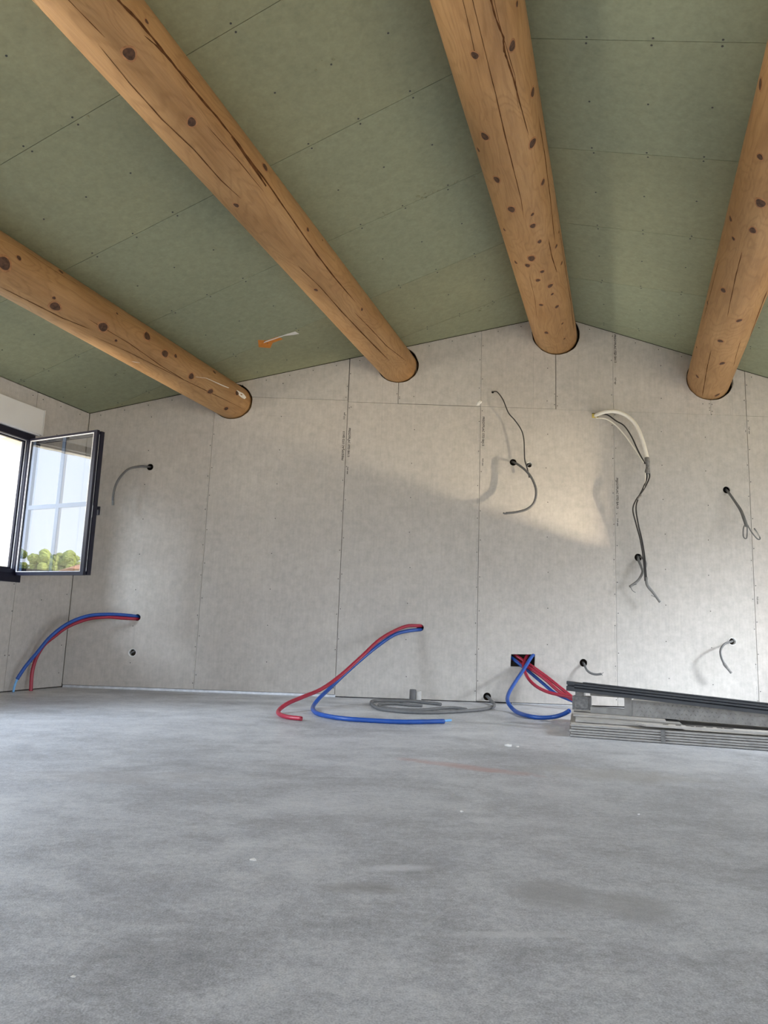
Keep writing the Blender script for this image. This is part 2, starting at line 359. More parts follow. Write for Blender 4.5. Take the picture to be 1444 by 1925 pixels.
# ---------------------------------------------------------------- measured positions in the room, metres
KNOTS = {
 1: [[-2.679,-0.4566,0.033],[-2.6015,-0.0007,0.0125],[-2.2464,-0.8749,0.0262],[-2.2925,-0.6092,0.0087],[-1.8568,-0.6106,0.0291],[-1.7681,0.2467,0.0078],[-1.4462,0.0733,0.0292],[-1.223,-0.2084,0.025],[-1.0991,-0.029,0.0136],[-1.695,-0.8357,0.0094],[-0.8482,-0.4896,0.0245],[-0.5422,-0.6531,0.0219],[-0.2047,-1.044,0.0191],[-0.181,0.0206,0.0191],[-0.5311,0.4664,0.0147],[-2.2612,0.6313,0.0147]],
 2: [[-3.8951,-1.0006,0.0241],[-3.4702,-0.9102,0.0202],[-2.8779,-1.596,0.0138],[-3.9027,-0.1087,0.0074],[-2.8977,0.0855,0.0176],[-2.3413,-0.1651,0.011],[-1.8612,-1.4739,0.0119],[-1.3311,-0.5008,0.0103],[-2.1232,0.1488,0.0057]],
 3: [[-3.636,-1.7115,0.016],[-3.5906,-0.8389,0.0174],[-3.2118,-0.4634,0.0175],[-3.0684,-2.0343,0.023],[-2.8933,-2.4951,0.012],[-2.9004,-0.7812,0.0237],[-2.6868,-2.0384,0.0206],[-2.5169,-0.6725,0.0156],[-2.3943,-1.8148,0.023],[-2.2996,-1.2197,0.0102],[-2.1773,-1.2856,0.0179],[-2.0905,-2.3627,0.0107],[-1.9656,-1.1826,0.0139],[-1.7456,-0.5851,0.0145],[-1.6736,-2.2538,0.0131],[-1.4573,-0.4461,0.0135],[-1.7847,-1.5737,0.0239],[-1.6852,-1.77,0.0178],[-1.5694,-1.3174,0.0149],[-1.4589,-1.5321,0.0168],[-1.3144,-1.1426,0.0206],[-1.1735,-1.1313,0.0123],[-1.0434,-1.6434,0.0161],[-0.9298,-1.0507,0.0164],[-0.5751,-0.9656,0.0115],[-0.49,-1.7213,0.0175],[-0.2579,-1.0113,0.01],[-3.7491,-0.4878,0.0091],[-1.8342,-0.2964,0.008]],
 4: [[-3.8427,-3.0149,0.0179],[-3.49,-2.3827,0.0166],[-3.1606,-2.0305,0.0253],[-2.8524,-2.8227,0.0162],[-2.9036,-2.0129,0.0186],[-2.7322,-2.4988,0.0124],[-2.1229,-2.3525,0.0184],[-1.7439,-2.9409,0.0131],[-1.7411,-1.5222,0.0196],[-1.3664,-1.9247,0.0208],[-0.9184,-1.5808,0.0198],[-0.9255,-2.9203,0.0087],[-0.4687,-2.4132,0.0171],[-0.0828,-1.2735,0.0208]],
}
CRACKS = {
 1: [[[-2.5935,-1.3261,0.0037],[-2.5417,-1.3056,0.0043],[-2.4885,-1.285,0.0049],[-2.434,-1.2643,0.0056],[-2.3781,-1.2435,0.0062],[-2.3208,-1.2227,0.0063],[-2.2619,-1.2016,0.0063],[-2.2014,-1.1805,0.0064],[-2.1393,-1.1591,0.0064],[-2.088,-1.111,0.0058],[-2.0353,-1.0634,0.0052],[-1.981,-1.0163,0.0046],[-1.9252,-0.9693,0.004]],[[-1.9922,-0.6379,0.0026],[-1.8974,-0.6385,0.003],[-1.7989,-0.639,0.0034],[-1.6964,-0.6396,0.0037],[-1.5898,-0.6402,0.0041],[-1.4993,-0.6753,0.0042],[-1.4054,-0.7117,0.0042],[-1.3079,-0.7497,0.0043],[-1.2066,-0.7894,0.0044],[-1.1305,-0.798,0.0044],[-1.0524,-0.8069,0.0045],[-0.9722,-0.816,0.0045],[-0.8896,-0.8255,0.0045],[-0.6872,-0.7598,0.0043],[-0.4697,-0.6907,0.004],[-0.2354,-0.6175,0.0037],[0.018,-0.5393,0.0034]],[[-2.5836,0.5029,0.0024],[-2.521,0.4799,0.0025],[-2.4564,0.4573,0.0025],[-2.3898,0.4348,0.0025],[-2.3212,0.4124,0.0025],[-2.2718,0.4206,0.0022],[-2.2213,0.4291,0.0019],[-2.1696,0.4378,0.0016],[-2.1168,0.4469,0.0013]],[[-1.8671,-1.1994,0.0013],[-1.7871,-1.1512,0.002],[-1.7042,-1.1032,0.0027],[-1.6181,-1.0552,0.0034],[-1.5287,-1.0071,0.0042],[-1.4321,-0.9786,0.0042],[-1.3319,-0.9494,0.0043],[-1.2277,-0.9196,0.0044],[-1.1195,-0.889,0.0044],[-1.0298,-0.864,0.0037],[-0.9371,-0.8385,0.003],[-0.8414,-0.8123,0.0023],[-0.7424,-0.7855,0.0015]]],
 2: [[[-4.0567,-0.3833,0.0089],[-4.0319,-0.3639,0.0096],[-4.0066,-0.344,0.0103],[-3.9808,-0.3235,0.0111],[-3.9545,-0.3024,0.0118],[-3.9236,-0.295,0.0112],[-3.8919,-0.2874,0.0105],[-3.8596,-0.2797,0.0099],[-3.8266,-0.2717,0.0093],[-3.7951,-0.2747,0.0091],[-3.763,-0.2777,0.0089],[-3.7302,-0.2808,0.0087],[-3.6967,-0.284,0.0085],[-3.6593,-0.2848,0.0091],[-3.621,-0.2856,0.0096],[-3.5819,-0.2865,0.0101],[-3.5418,-0.2873,0.0107],[-3.4982,-0.2761,0.0105],[-3.4534,-0.2645,0.0104],[-3.4074,-0.2525,0.0102],[-3.3601,-0.2401,0.01],[-3.3107,-0.2376,0.0094],[-3.2598,-0.2351,0.0087],[-3.2076,-0.2325,0.008],[-3.1538,-0.2299,0.0073],[-3.0831,-0.2705,0.0079],[-3.0093,-0.3113,0.0085],[-2.9324,-0.3525,0.0092],[-2.852,-0.3943,0.0098],[-2.9542,-0.3592,0.0094],[-3.0512,-0.325,0.009],[-3.1434,-0.2917,0.0086],[-3.2312,-0.2592,0.0082],[-3.1866,-0.2627,0.0088],[-3.1409,-0.2662,0.0094],[-3.0941,-0.2698,0.01],[-3.0461,-0.2735,0.0106],[-2.9969,-0.2772,0.0101],[-2.9465,-0.2811,0.0097],[-2.8948,-0.285,0.0092],[-2.8417,-0.289,0.0088],[-2.7677,-0.3183,0.0083],[-2.6909,-0.3481,0.0079],[-2.611,-0.3783,0.0074],[-2.5279,-0.4092,0.0069],[-2.4379,-0.4377,0.0074],[-2.344,-0.467,0.0078],[-2.246,-0.497,0.0083],[-2.1435,-0.528,0.0088],[-2.0717,-0.5345,0.0087],[-1.9979,-0.5411,0.0086],[-1.9217,-0.5479,0.0084],[-1.8432,-0.5549,0.0083],[-1.7459,-0.5451,0.0068],[-1.6449,-0.5349,0.0053],[-1.5398,-0.5243,0.0038],[-1.4305,-0.5132,0.0022]],[[-4.1879,-1.2609,0.0026],[-4.1439,-1.2441,0.0029],[-4.0985,-1.2268,0.0031],[-4.0516,-1.2091,0.0033],[-4.0032,-1.1909,0.0036]],[[-3.9943,-1.4461,0.0018],[-3.9455,-1.4632,0.0023],[-3.895,-1.4812,0.0027],[-3.8427,-1.5,0.0032],[-3.7886,-1.5198,0.0037],[-3.734,-1.5193,0.0042],[-3.6776,-1.5188,0.0048],[-3.6192,-1.5183,0.0053],[-3.5587,-1.5177,0.0058],[-3.5069,-1.4868,0.0056],[-3.4533,-1.4557,0.0054],[-3.398,-1.4243,0.0052],[-3.3408,-1.3926,0.005],[-3.281,-1.3936,0.0051],[-3.2193,-1.3947,0.0051],[-3.1554,-1.3958,0.0052],[-3.0894,-1.397,0.0052],[-3.047,-1.371,0.0045],[-3.0037,-1.3449,0.0037],[-2.9592,-1.3185,0.0029],[-2.9136,-1.292,0.0022]],[[-2.1875,-1.3499,0.0049],[-2.1141,-1.3241,0.0047],[-2.0383,-1.2979,0.0045],[-1.9599,-1.2713,0.0043],[-1.8789,-1.244,0.0041],[-1.7851,-1.2425,0.0047],[-1.6879,-1.2409,0.0053],[-1.587,-1.2392,0.0059],[-1.4821,-1.2375,0.0066],[-1.3573,-1.2195,0.007],[-1.2267,-1.2007,0.0074],[-1.0899,-1.1812,0.0078],[-0.9462,-1.1608,0.0083],[-0.8337,-1.1351,0.0075],[-0.7167,-1.1086,0.0067],[-0.5949,-1.0812,0.0059],[-0.4681,-1.053,0.0051]],[[-3.8954,-0.4291,0.0018],[-3.8771,-0.4076,0.003],[-3.8585,-0.3856,0.0041],[-3.8396,-0.3631,0.0053],[-3.8204,-0.34,0.0065],[-3.7933,-0.3288,0.0058],[-3.7658,-0.3173,0.0051],[-3.7377,-0.3055,0.0045],[-3.7092,-0.2935,0.0038],[-3.6713,-0.2646,0.0031],[-3.6324,-0.2344,0.0024],[-3.5925,-0.2027,0.0017],[-3.5513,-0.1693,0.001]],[[-3.3998,-0.6553,0.002],[-3.3306,-0.6388,0.0025],[-3.2586,-0.6216,0.003],[-3.1837,-0.6036,0.0036],[-3.1057,-0.5847,0.0042],[-3.0446,-0.5851,0.0037],[-2.9816,-0.5855,0.0032],[-2.9165,-0.5859,0.0027],[-2.8492,-0.5863,0.0022]],[[-1.395,-0.8434,0.0022],[-1.325,-0.8233,0.0028],[-1.2532,-0.8026,0.0034],[-1.1794,-0.7813,0.004],[-1.1035,-0.7595,0.0046],[-1.006,-0.7434,0.0047],[-0.905,-0.7268,0.0048],[-0.8006,-0.7096,0.0048],[-0.6923,-0.6916,0.0049],[-0.5778,-0.6186,0.0044],[-0.4571,-0.5412,0.0038],[-0.3296,-0.4583,0.0032],[-0.1942,-0.3683,0.0026]],[[-4.2064,-2.1817,0.0027],[-4.1638,-2.2546,0.0027],[-4.1125,-2.4012,0.0027],[-4.0748,-2.4004,0.0028],[-4.0362,-2.3996,0.0028],[-3.9999,-2.4001,0.0026],[-3.9627,-2.4005,0.0023],[-3.9245,-2.4009,0.0021],[-3.8854,-2.4013,0.0019]]],
 3: [[[-3.8802,-1.1038,0.0076],[-3.8562,-1.1,0.0071],[-3.8318,-1.0961,0.0067],[-3.807,-1.0921,0.0062],[-3.7819,-1.0881,0.0058],[-3.754,-1.0688,0.0063],[-3.7256,-1.0491,0.0068],[-3.6966,-1.0289,0.0074],[-3.667,-1.0081,0.0079],[-3.6501,-1.0181,0.0082],[-3.6329,-1.0281,0.0085],[-3.6156,-1.0381,0.0087],[-3.598,-1.0483,0.009],[-3.5846,-1.0421,0.0083],[-3.571,-1.0359,0.0076],[-3.5573,-1.0296,0.0068],[-3.5435,-1.0233,0.0061],[-3.5049,-1.0072,0.0064],[-3.4654,-0.9907,0.0067],[-3.4249,-0.9736,0.007],[-3.3834,-0.9561,0.0073],[-3.351,-0.9501,0.0068],[-3.3181,-0.9439,0.0063],[-3.2846,-0.9377,0.0059],[-3.2504,-0.9313,0.0054],[-3.186,-0.913,0.0049],[-3.1194,-0.8939,0.0044],[-3.0502,-0.874,0.0039],[-2.9785,-0.853,0.0034]],[[-3.8944,-1.6662,0.0019],[-3.8586,-1.6694,0.0021],[-3.8219,-1.6728,0.0024],[-3.7843,-1.6762,0.0027],[-3.7459,-1.6797,0.0029],[-3.7093,-1.6859,0.0027],[-3.6718,-1.6922,0.0025],[-3.6335,-1.6986,0.0022],[-3.5943,-1.7052,0.002]],[[-3.6598,-1.4669,0.002],[-3.5932,-1.4644,0.0025],[-3.5238,-1.4618,0.003],[-3.4516,-1.459,0.0036],[-3.3764,-1.4562,0.0042],[-3.3184,-1.4595,0.0045],[-3.2585,-1.4629,0.0048],[-3.1967,-1.4664,0.0051],[-3.1327,-1.47,0.0055],[-3.0586,-1.4676,0.0053],[-2.9817,-1.4652,0.0051],[-2.9017,-1.4626,0.0048],[-2.8185,-1.4599,0.0046],[-2.7408,-1.4574,0.0044],[-2.6601,-1.4549,0.0042],[-2.5764,-1.4522,0.0039],[-2.4894,-1.4494,0.0037],[-2.4408,-1.4614,0.0031],[-2.3911,-1.4737,0.0025],[-2.3402,-1.4863,0.0019],[-2.2882,-1.4992,0.0013]],[[-3.0127,-0.3865,0.0034],[-2.9352,-0.3871,0.0043],[-2.8546,-0.3876,0.0052],[-2.7708,-0.3882,0.0062],[-2.6836,-0.3888,0.0072],[-2.5899,-0.4105,0.007],[-2.4919,-0.4324,0.0068],[-2.3891,-0.4546,0.0066],[-2.2813,-0.477,0.0064],[-2.1717,-0.5116,0.0059],[-2.0563,-0.5463,0.0053],[-1.9345,-0.5811,0.0048],[-1.806,-0.6164,0.0042]],[[-1.9267,-0.8604,0.0041],[-1.8653,-0.8592,0.0048],[-1.8024,-0.8579,0.0055],[-1.738,-0.8567,0.0063],[-1.6719,-0.8554,0.0071],[-1.6119,-0.8336,0.0064],[-1.5504,-0.811,0.0058],[-1.4872,-0.7876,0.0051],[-1.4224,-0.7631,0.0044]],[[-1.9568,-0.2074,0.0027],[-1.8102,-0.2096,0.0035],[-1.655,-0.2119,0.0043],[-1.4902,-0.2143,0.0051],[-1.3149,-0.2169,0.006],[-1.1793,-0.2128,0.0065],[-1.0372,-0.2086,0.0071],[-0.8879,-0.204,0.0076],[-0.7309,-0.1992,0.0082],[-0.6047,-0.2417,0.0079],[-0.4714,-0.2816,0.0077],[-0.3308,-0.3198,0.0074],[-0.1826,-0.3568,0.0071]],[[-1.6069,-1.7868,0.0014],[-1.4914,-1.8001,0.0018],[-1.3708,-1.814,0.0022],[-1.2447,-1.8287,0.0026],[-1.1127,-1.8442,0.0031],[-1.0252,-1.8787,0.0027],[-0.9343,-1.9151,0.0024],[-0.8399,-1.9536,0.002],[-0.7416,-1.9945,0.0016]],[[-3.7432,-1.032,0.0019],[-3.6693,-1.006,0.0022],[-3.5919,-0.9784,0.0025],[-3.5106,-0.9492,0.0028],[-3.4252,-0.9182,0.0031],[-3.3736,-0.9369,0.0029],[-3.3204,-0.9561,0.0026],[-3.2655,-0.9756,0.0024],[-3.2087,-0.9955,0.0022]]],
 4: [[[-2.0545,-0.7643,0.0109],[-1.9793,-0.7549,0.0114],[-1.9017,-0.745,0.0118],[-1.8215,-0.7345,0.0124],[-1.7386,-0.7233,0.0129],[-1.6147,-0.6893,0.0128],[-1.4827,-0.6492,0.0127],[-1.3405,-0.599,0.0126],[-1.1825,-0.5278,0.0125]],[[-2.66,-2.1174,0.0036],[-2.5978,-2.1114,0.004],[-2.5337,-2.1052,0.0043],[-2.4677,-2.0988,0.0047],[-2.3998,-2.0923,0.0051],[-2.3194,-2.0744,0.0048],[-2.236,-2.056,0.0046],[-2.1495,-2.037,0.0043],[-2.0598,-2.0174,0.004],[-1.9938,-2.0009,0.0037],[-1.926,-1.984,0.0034],[-1.8562,-1.9667,0.0031],[-1.7844,-1.949,0.0028]],[[-1.1444,-2.1535,0.0042],[-1.0643,-2.1426,0.0045],[-0.9819,-2.1314,0.0048],[-0.8971,-2.12,0.0051],[-0.81,-2.1082,0.0055],[-0.7325,-2.0896,0.0055],[-0.6529,-2.0706,0.0056],[-0.571,-2.0512,0.0056],[-0.4869,-2.0314,0.0057],[-0.389,-2.0083,0.0056],[-0.2878,-1.9846,0.0056],[-0.1832,-1.9603,0.0055],[-0.075,-1.9352,0.0054]],[[-1.3352,-1.1626,0.004],[-1.2578,-1.1455,0.0041],[-1.178,-1.1276,0.0041],[-1.0958,-1.1088,0.0042],[-1.011,-1.0891,0.0043],[-0.9491,-1.0656,0.004],[-0.8855,-1.041,0.0038],[-0.8201,-1.015,0.0036],[-0.7526,-0.9875,0.0033]],[[-2.3775,-2.8999,0.0026],[-2.2965,-2.9,0.0029],[-2.2126,-2.9,0.0033],[-2.1258,-2.9,0.0037],[-2.0358,-2.9001,0.0041],[-1.9053,-2.9081,0.0042],[-1.7678,-2.9167,0.0043],[-1.6227,-2.9259,0.0044],[-1.4694,-2.9358,0.0045]]],
}
PATHS = {
 'conduit_window': [[-2.1243,6.3356,1.9405],[-2.147,6.2756,1.9311],[-2.186,6.2256,1.9185],[-2.2642,6.1656,1.8737],[-2.3235,6.1256,1.7688],[-2.3466,6.1156,1.6632],[-2.3466,6.1156,1.5657]],
 'left_blue': [[-2.1097,6.3456,0.6148],[-2.1416,6.2756,0.6172],[-2.2123,6.2156,0.6227],[-2.3219,6.1456,0.6221],[-2.4568,6.0956,0.6032],[-2.5757,6.0056,0.5371],[-2.6718,5.9256,0.4272],[-2.735,5.8456,0.2928],[-2.784,5.7956,0.1945],[-2.8247,5.7656,0.0972]],
 'left_blue_tip': [[-2.8207,5.7706,0.1132],[-2.8311,5.7556,0.0533],[-2.8325,5.7456,0.0019]],
 'left_red': [[-2.1077,6.3456,0.592],[-2.1396,6.2756,0.5946],[-2.2098,6.2156,0.5959],[-2.3235,6.1556,0.6],[-2.4662,6.1256,0.5769],[-2.5901,6.0456,0.5107],[-2.6691,5.9956,0.4306],[-2.7334,5.9556,0.3523],[-2.7716,5.9256,0.2424],[-2.7813,5.9106,0.126],[-2.7674,5.8956,-0.0089]],
 'mid_red': [[0.3538,6.3456,0.6233],[0.3088,6.2756,0.6216],[0.2104,6.1956,0.6157],[0.0977,6.0956,0.5678],[-0.023,5.9756,0.4916],[-0.1527,5.8356,0.3649],[-0.3053,5.6656,0.2221],[-0.4281,5.4756,0.1341],[-0.5439,5.2956,0.0894],[-0.6351,5.1356,0.0546],[-0.6771,5.0085,0.014],[-0.599,4.7699,0.014],[-0.4851,4.6949,0.014]],
 'mid_blue': [[0.3547,6.3456,0.5891],[0.3098,6.2756,0.5878],[0.212,6.2056,0.5735],[0.099,6.1156,0.5371],[-0.0385,5.9956,0.4393],[-0.1734,5.8756,0.3251],[-0.29,5.7656,0.2161],[-0.3809,5.6456,0.1256],[-0.4459,5.4956,0.0627],[-0.4773,5.3941,0.015],[-0.4492,5.1345,0.015],[-0.3886,4.939,0.015],[-0.2457,4.7837,0.015],[-0.0739,4.7263,0.015],[0.1618,4.7151,0.015],[0.4224,4.815,0.015]],
 'mid_blue_tip': [[0.4052,4.8154,0.016],[0.4727,4.875,0.016]],
 'coil': [[0.911,6.3456,0.052],[0.9177,6.2656,0.0465],[0.9315,6.2056,0.0267],[0.9344,6.0363,0.012],[0.8823,5.8233,0.012],[0.7756,5.6298,0.012],[0.6545,5.5097,0.012],[0.4447,5.3435,0.012],[0.2516,5.283,0.012],[0.1018,5.3334,0.012],[-0.0001,5.4473,0.012],[-0.0526,5.6967,0.012],[-0.0585,5.9333,0.012],[-0.0023,6.0094,0.012],[0.1415,6.0473,0.012],[0.2859,6.0568,0.012],[0.3958,5.971,0.012],[0.4893,5.8963,0.012]],
 'coil2': [[0.3347,5.7656,0.012],[0.2454,5.7606,0.012],[0.1371,5.827,0.012],[0.0468,5.7956,0.012],[-0.0011,5.7016,0.012],[0.0259,5.5382,0.012],[0.1291,5.432,0.012],[0.258,5.4281,0.012],[0.3656,5.4971,0.012],[0.4674,5.6245,0.012],[0.5526,5.6768,0.012],[0.6045,5.6576,0.012],[0.6574,5.5916,0.012]],
 'hole_blue': [[1.358,6.3556,0.4343],[1.2952,6.2956,0.4028],[1.1997,6.1756,0.2948],[1.0914,6.0156,0.1857],[1.0203,5.8756,0.1115],[0.989,5.7156,0.065],[1.0206,5.5947,0.016],[1.0518,5.3077,0.016],[1.1249,5.2074,0.016],[1.2104,5.1756,0.0264],[1.2646,5.1256,0.0521],[1.2995,5.0756,0.0838]],
 'hole_red1': [[1.1512,6.3556,0.4088],[1.2226,6.2956,0.3555],[1.3012,6.2356,0.3038],[1.3978,6.1656,0.2329],[1.4914,6.0956,0.1554],[1.5827,5.9956,0.0789],[1.6487,5.9556,0.0478]],
 'hole_red2': [[1.1286,6.3556,0.3719],[1.1909,6.2956,0.3366],[1.2768,6.2256,0.2903],[1.3734,6.1556,0.2197],[1.4647,6.0756,0.1348],[1.5774,5.9756,0.0681],[1.6346,5.9356,0.0411]],
 'hole_red3': [[1.2687,6.3456,0.4179],[1.2188,6.2756,0.3474],[1.2113,6.2356,0.2962],[1.2377,6.1856,0.2214],[1.2962,6.1456,0.1616],[1.382,6.0956,0.1216],[1.479,6.0456,0.1041],[1.5749,5.9656,0.094],[1.6406,5.9256,0.0753]],
 'hole_blue2': [[1.1193,6.3556,0.3851],[1.1773,6.2956,0.3361],[1.2584,6.2456,0.2708],[1.3601,6.1956,0.1859],[1.4571,6.1356,0.108],[1.5984,6.0556,0.0525],[1.648,6.0156,0.0332]],
 'low_cable': [[1.7383,6.3356,0.3632],[1.7325,6.2656,0.3441],[1.7419,6.2356,0.3063],[1.7674,6.2156,0.2821],[1.8092,6.2056,0.2711],[1.8554,6.1956,0.2777]],
 'low_fray': [[1.8554,6.1956,0.2777],[1.8719,6.1906,0.2917]],
 'low_fray2': [[1.8554,6.1956,0.2777],[1.8612,6.1856,0.2655]],
 'black_wire': [[0.9183,6.3156,2.7401],[0.9427,6.2856,2.741],[0.9686,6.2656,2.7253],[1.014,6.2456,2.6507],[1.0611,6.2356,2.5307],[1.1187,6.2356,2.464],[1.1762,6.2356,2.3779],[1.2003,6.2356,2.291],[1.2076,6.2456,2.1773],[1.2127,6.2456,2.1001],[1.2367,6.2456,2.019],[1.2511,6.2456,1.9475]],
 'mid_conduit': [[1.1156,6.3356,2.1077],[1.1365,6.2656,2.0777],[1.1669,6.2256,2.0457],[1.2175,6.1956,1.9931],[1.265,6.1756,1.9193],[1.2956,6.1656,1.8193],[1.2821,6.1656,1.7203],[1.2271,6.1656,1.6575],[1.1463,6.1756,1.6282],[1.0359,6.1756,1.6102]],
 'white_conduit': [[1.8508,6.3356,2.55],[1.8688,6.2656,2.5546],[1.9331,6.2256,2.5695],[2.0184,6.1956,2.5635],[2.1054,6.1756,2.5167],[2.1756,6.1656,2.4338],[2.2256,6.1556,2.2979],[2.2641,6.1556,2.1366]],
 'white_tape': [[2.2597,6.1556,2.146],[2.2674,6.1556,2.0749],[2.2613,6.1556,2.0035]],
 'wb1': [[1.8864,6.2606,2.5537],[1.9454,6.2356,2.5435],[2.0174,6.2256,2.4891],[2.0891,6.2156,2.44],[2.15,6.2056,2.3373],[2.197,6.1856,2.2084],[2.2482,6.1656,2.0907]],
 'ww1': [[1.8523,6.2756,2.5223],[1.9385,6.2456,2.5068],[2.02,6.2356,2.448],[2.1004,6.2256,2.3505],[2.1671,6.2056,2.2411],[2.2344,6.1656,2.0997]],
 'wb2': [[2.28,6.1556,2.0137],[2.279,6.1556,1.9663],[2.2498,6.1556,1.8992],[2.2116,6.1556,1.8367],[2.1595,6.1556,1.7645],[2.1338,6.1656,1.6811],[2.1626,6.1756,1.558],[2.2002,6.1856,1.4217],[2.2239,6.1956,1.2854],[2.2348,6.1956,1.1484],[2.2378,6.1956,1.0711]],
 'wb3': [[2.2569,6.1556,2.0128],[2.2557,6.1556,1.956],[2.2215,6.1556,1.8699],[2.183,6.1556,1.7888],[2.1617,6.1656,1.6962],[2.181,6.1756,1.5587],[2.214,6.1856,1.4222],[2.2377,6.1956,1.2859],[2.2444,6.1956,1.1716],[2.2514,6.1956,1.0716]],
 'ww2': [[2.243,6.1556,2.0123],[2.2413,6.1556,1.9319],[2.226,6.1556,1.8607]],
 'wg': [[2.2476,6.1956,1.1033],[2.2552,6.1956,1.0354],[2.3039,6.1956,0.9738],[2.361,6.1956,0.8946]],
 'wg_fray': [[2.3211,6.1956,0.9337],[2.286,6.1856,0.9501]],
 'r_cable': [[2.2273,6.3356,1.2992],[2.2112,6.2656,1.25],[2.2225,6.2356,1.1924],[2.2272,6.2256,1.1458],[2.1857,6.2156,1.0751],[2.1082,6.2056,1.0171]],
 'r_fray': [[2.1128,6.2056,1.0218],[2.127,6.1956,0.9855],[2.1539,6.1956,0.9684]],
 'r_fray2': [[2.1082,6.2056,1.0171],[2.1644,6.1956,1.0412]],
 'r_loop': [[2.2424,6.3256,1.294],[2.2486,6.2656,1.2699],[2.2638,6.2456,1.2362],[2.2594,6.2356,1.1983],[2.2339,6.2306,1.1602]],
 'fork': [[3.0232,6.3356,1.9241],[3.0169,6.2656,1.8818],[3.0456,6.2156,1.7931],[3.0735,6.1756,1.7076],[3.0872,6.1456,1.6197],[3.0981,6.1356,1.5632]],
 'fork_l': [[3.09,6.1356,1.586],[3.0701,6.1356,1.5484],[3.067,6.1356,1.4747],[3.094,6.1356,1.4665],[3.1027,6.1356,1.5634]],
 'fork_r': [[3.1035,6.1356,1.5819],[3.1372,6.1356,1.5186],[3.1847,6.1356,1.4606],[3.2079,6.1356,1.4706],[3.1615,6.1356,1.5517]],
 'box_cable': [[3.0318,6.3256,0.59],[2.9707,6.2556,0.5802],[2.9012,6.2056,0.5611],[2.8586,6.1856,0.5115],[2.8563,6.1756,0.4546],[2.8808,6.1756,0.3942]],
 'box_tip': [[2.8767,6.1756,0.4028],[2.8978,6.1756,0.3729],[2.9361,6.1756,0.3263]],
}

# ================================================================ STRUCTURE
rnd = random.Random(3)
LOGS = {1: (-1.436, 2.567, .159), 2: (.05, 2.968, .165), 3: (1.493, 3.319, .194), 4: (2.892, 2.931, .187)}
def log_hole(k, grow=0.0):
    x, z, r = LOGS[k]; return circle(x + 0.008, z, r / math.cos(AL) + 0.017 + grow, r + 0.010 + grow, 40, 0.012, random.Random(k))

# floor slab
bm = bmesh.new()
vs = [bm.verts.new((x, y, z)) for z in (0.0, -0.2) for x, y in ((XL - 0.02, D + 0.3), (XR + 0.02, D + 0.3), (XR - (D - YR) * math.tan(AL), YR), (XL - (D - YR) * math.tan(AL), YR))]
bm.faces.new(vs[:4]); bm.faces.new(vs[4:][::-1])
for i in range(4): bm.faces.new((vs[i], vs[(i + 1) % 4], vs[4 + (i + 1) % 4], vs[4 + i]))
fl = finish('floor', bm, M['concrete']); fl['kind'] = 'structure'; fl['label'] = 'bare grey trowelled concrete floor slab'; fl['category'] = 'floor'

# back wall: dark backing, then the plasterboards with their cut-outs
HOLES = {'window_cable': (-2.1156, 1.932, .030), 'left_pipes': (-2.111, .6055, .029), 'left_box': (-2.125, .307, .033),
         'mid_pipes': (.330, .606, .030), 'coil': (.913, .050, .033), 'low': (1.732, .360, .033), 'black': (.927, 2.738, .012),
         'conduit': (1.118, 2.093, .031), 'mid_box': (1.262, 2.0745, .027), 'right': (2.218, 1.281, .033), 'fork': (3.014, 1.911, .032), 'right_box': (3.013, .585, .033)}
cuts = [circle(x, z, r, n=20) for x, z, r in HOLES.values()]
cuts += [[(1.113, .410), (1.318, .416), (1.314, .310), (1.109, .307)], [(1.825, 2.576), (1.885, 2.574), (1.885, 2.530), (1.825, 2.530)]]
cuts += [log_hole(k) for k in LOGS]
def top(x): return ceil_z(x) - 0.006
back_outline = [(XL - .2, -.2), (XR + .2, -.2), (XR + .2, ceil_z(XR) + .3), (RX, RZ + .3), (XL - .2, ceil_z(XL) + .3)]
wb = sheet('wall_back', back_outline, [log_hole(k, -0.045) for k in LOGS], M['cavity'], None, (0, D + .09, 0), EX, UP, EY, .2)
wb['kind'] = 'structure'; wb['label'] = 'back gable wall lined with pale grey plasterboard sheets'; wb['category'] = 'wall'
JX = [XL, -1.58, -.38, .82, 2.02, 3.22, 4.42, XR]
ZS = 2.598
def wall_board(x0, x1, z0, z1, g0=.002, g1=.002, gb=.0, gt=.002):
    x0 += g0; x1 -= g1; z0 += gb
    if z1 is None:
        o = [(x0, z0), (x1, z0), (x1, top(x1))] + ([(RX, top(RX))] if x0 < RX < x1 else []) + [(x0, top(x0))]
    else: o = [(x0, z0), (x1, z0), (x1, z1 - gt), (x0, z1 - gt)]
    return sheet('plasterboard', o, cuts, M['board'], wb, (0, D, 0), EX, UP, EY, .0125)
wall_board(JX[0], JX[1], .022, None, .004, .0012)
wall_board(JX[1], JX[2], .022, 2.612, .0012, .002, 0, .0022)
wall_board(JX[1], JX[2], 2.612, None, .001, .003)
wall_board(JX[2], JX[3], .007, ZS, .002, .0016)
wall_board(JX[2], .0724, ZS, None, .003, .002, .001)
wall_board(.0724, JX[3], ZS, None, .002, .001, .0025)
wall_board(JX[3], JX[4], .010, ZS, .0016, .001, 0, .0004)
wall_board(JX[3], 1.499, ZS, None, .001, .003, .002)
wall_board(1.499, JX[4], ZS, None, .003, .001, .0002)
wall_board(JX[4], JX[5], .010, ZS, .001, .002, 0, .0006)
wall_board(JX[4], 2.900, ZS, None, .001, .0014, .0006)
wall_board(2.900, JX[5], ZS, None, .0014, .0026, .0006)
wall_board(JX[5], JX[6], .010, ZS, .002, .002, 0, .001)
wall_board(JX[5], JX[6], ZS, None, .0026, .002, .001)
wall_board(JX[6], JX[7], .010, None)

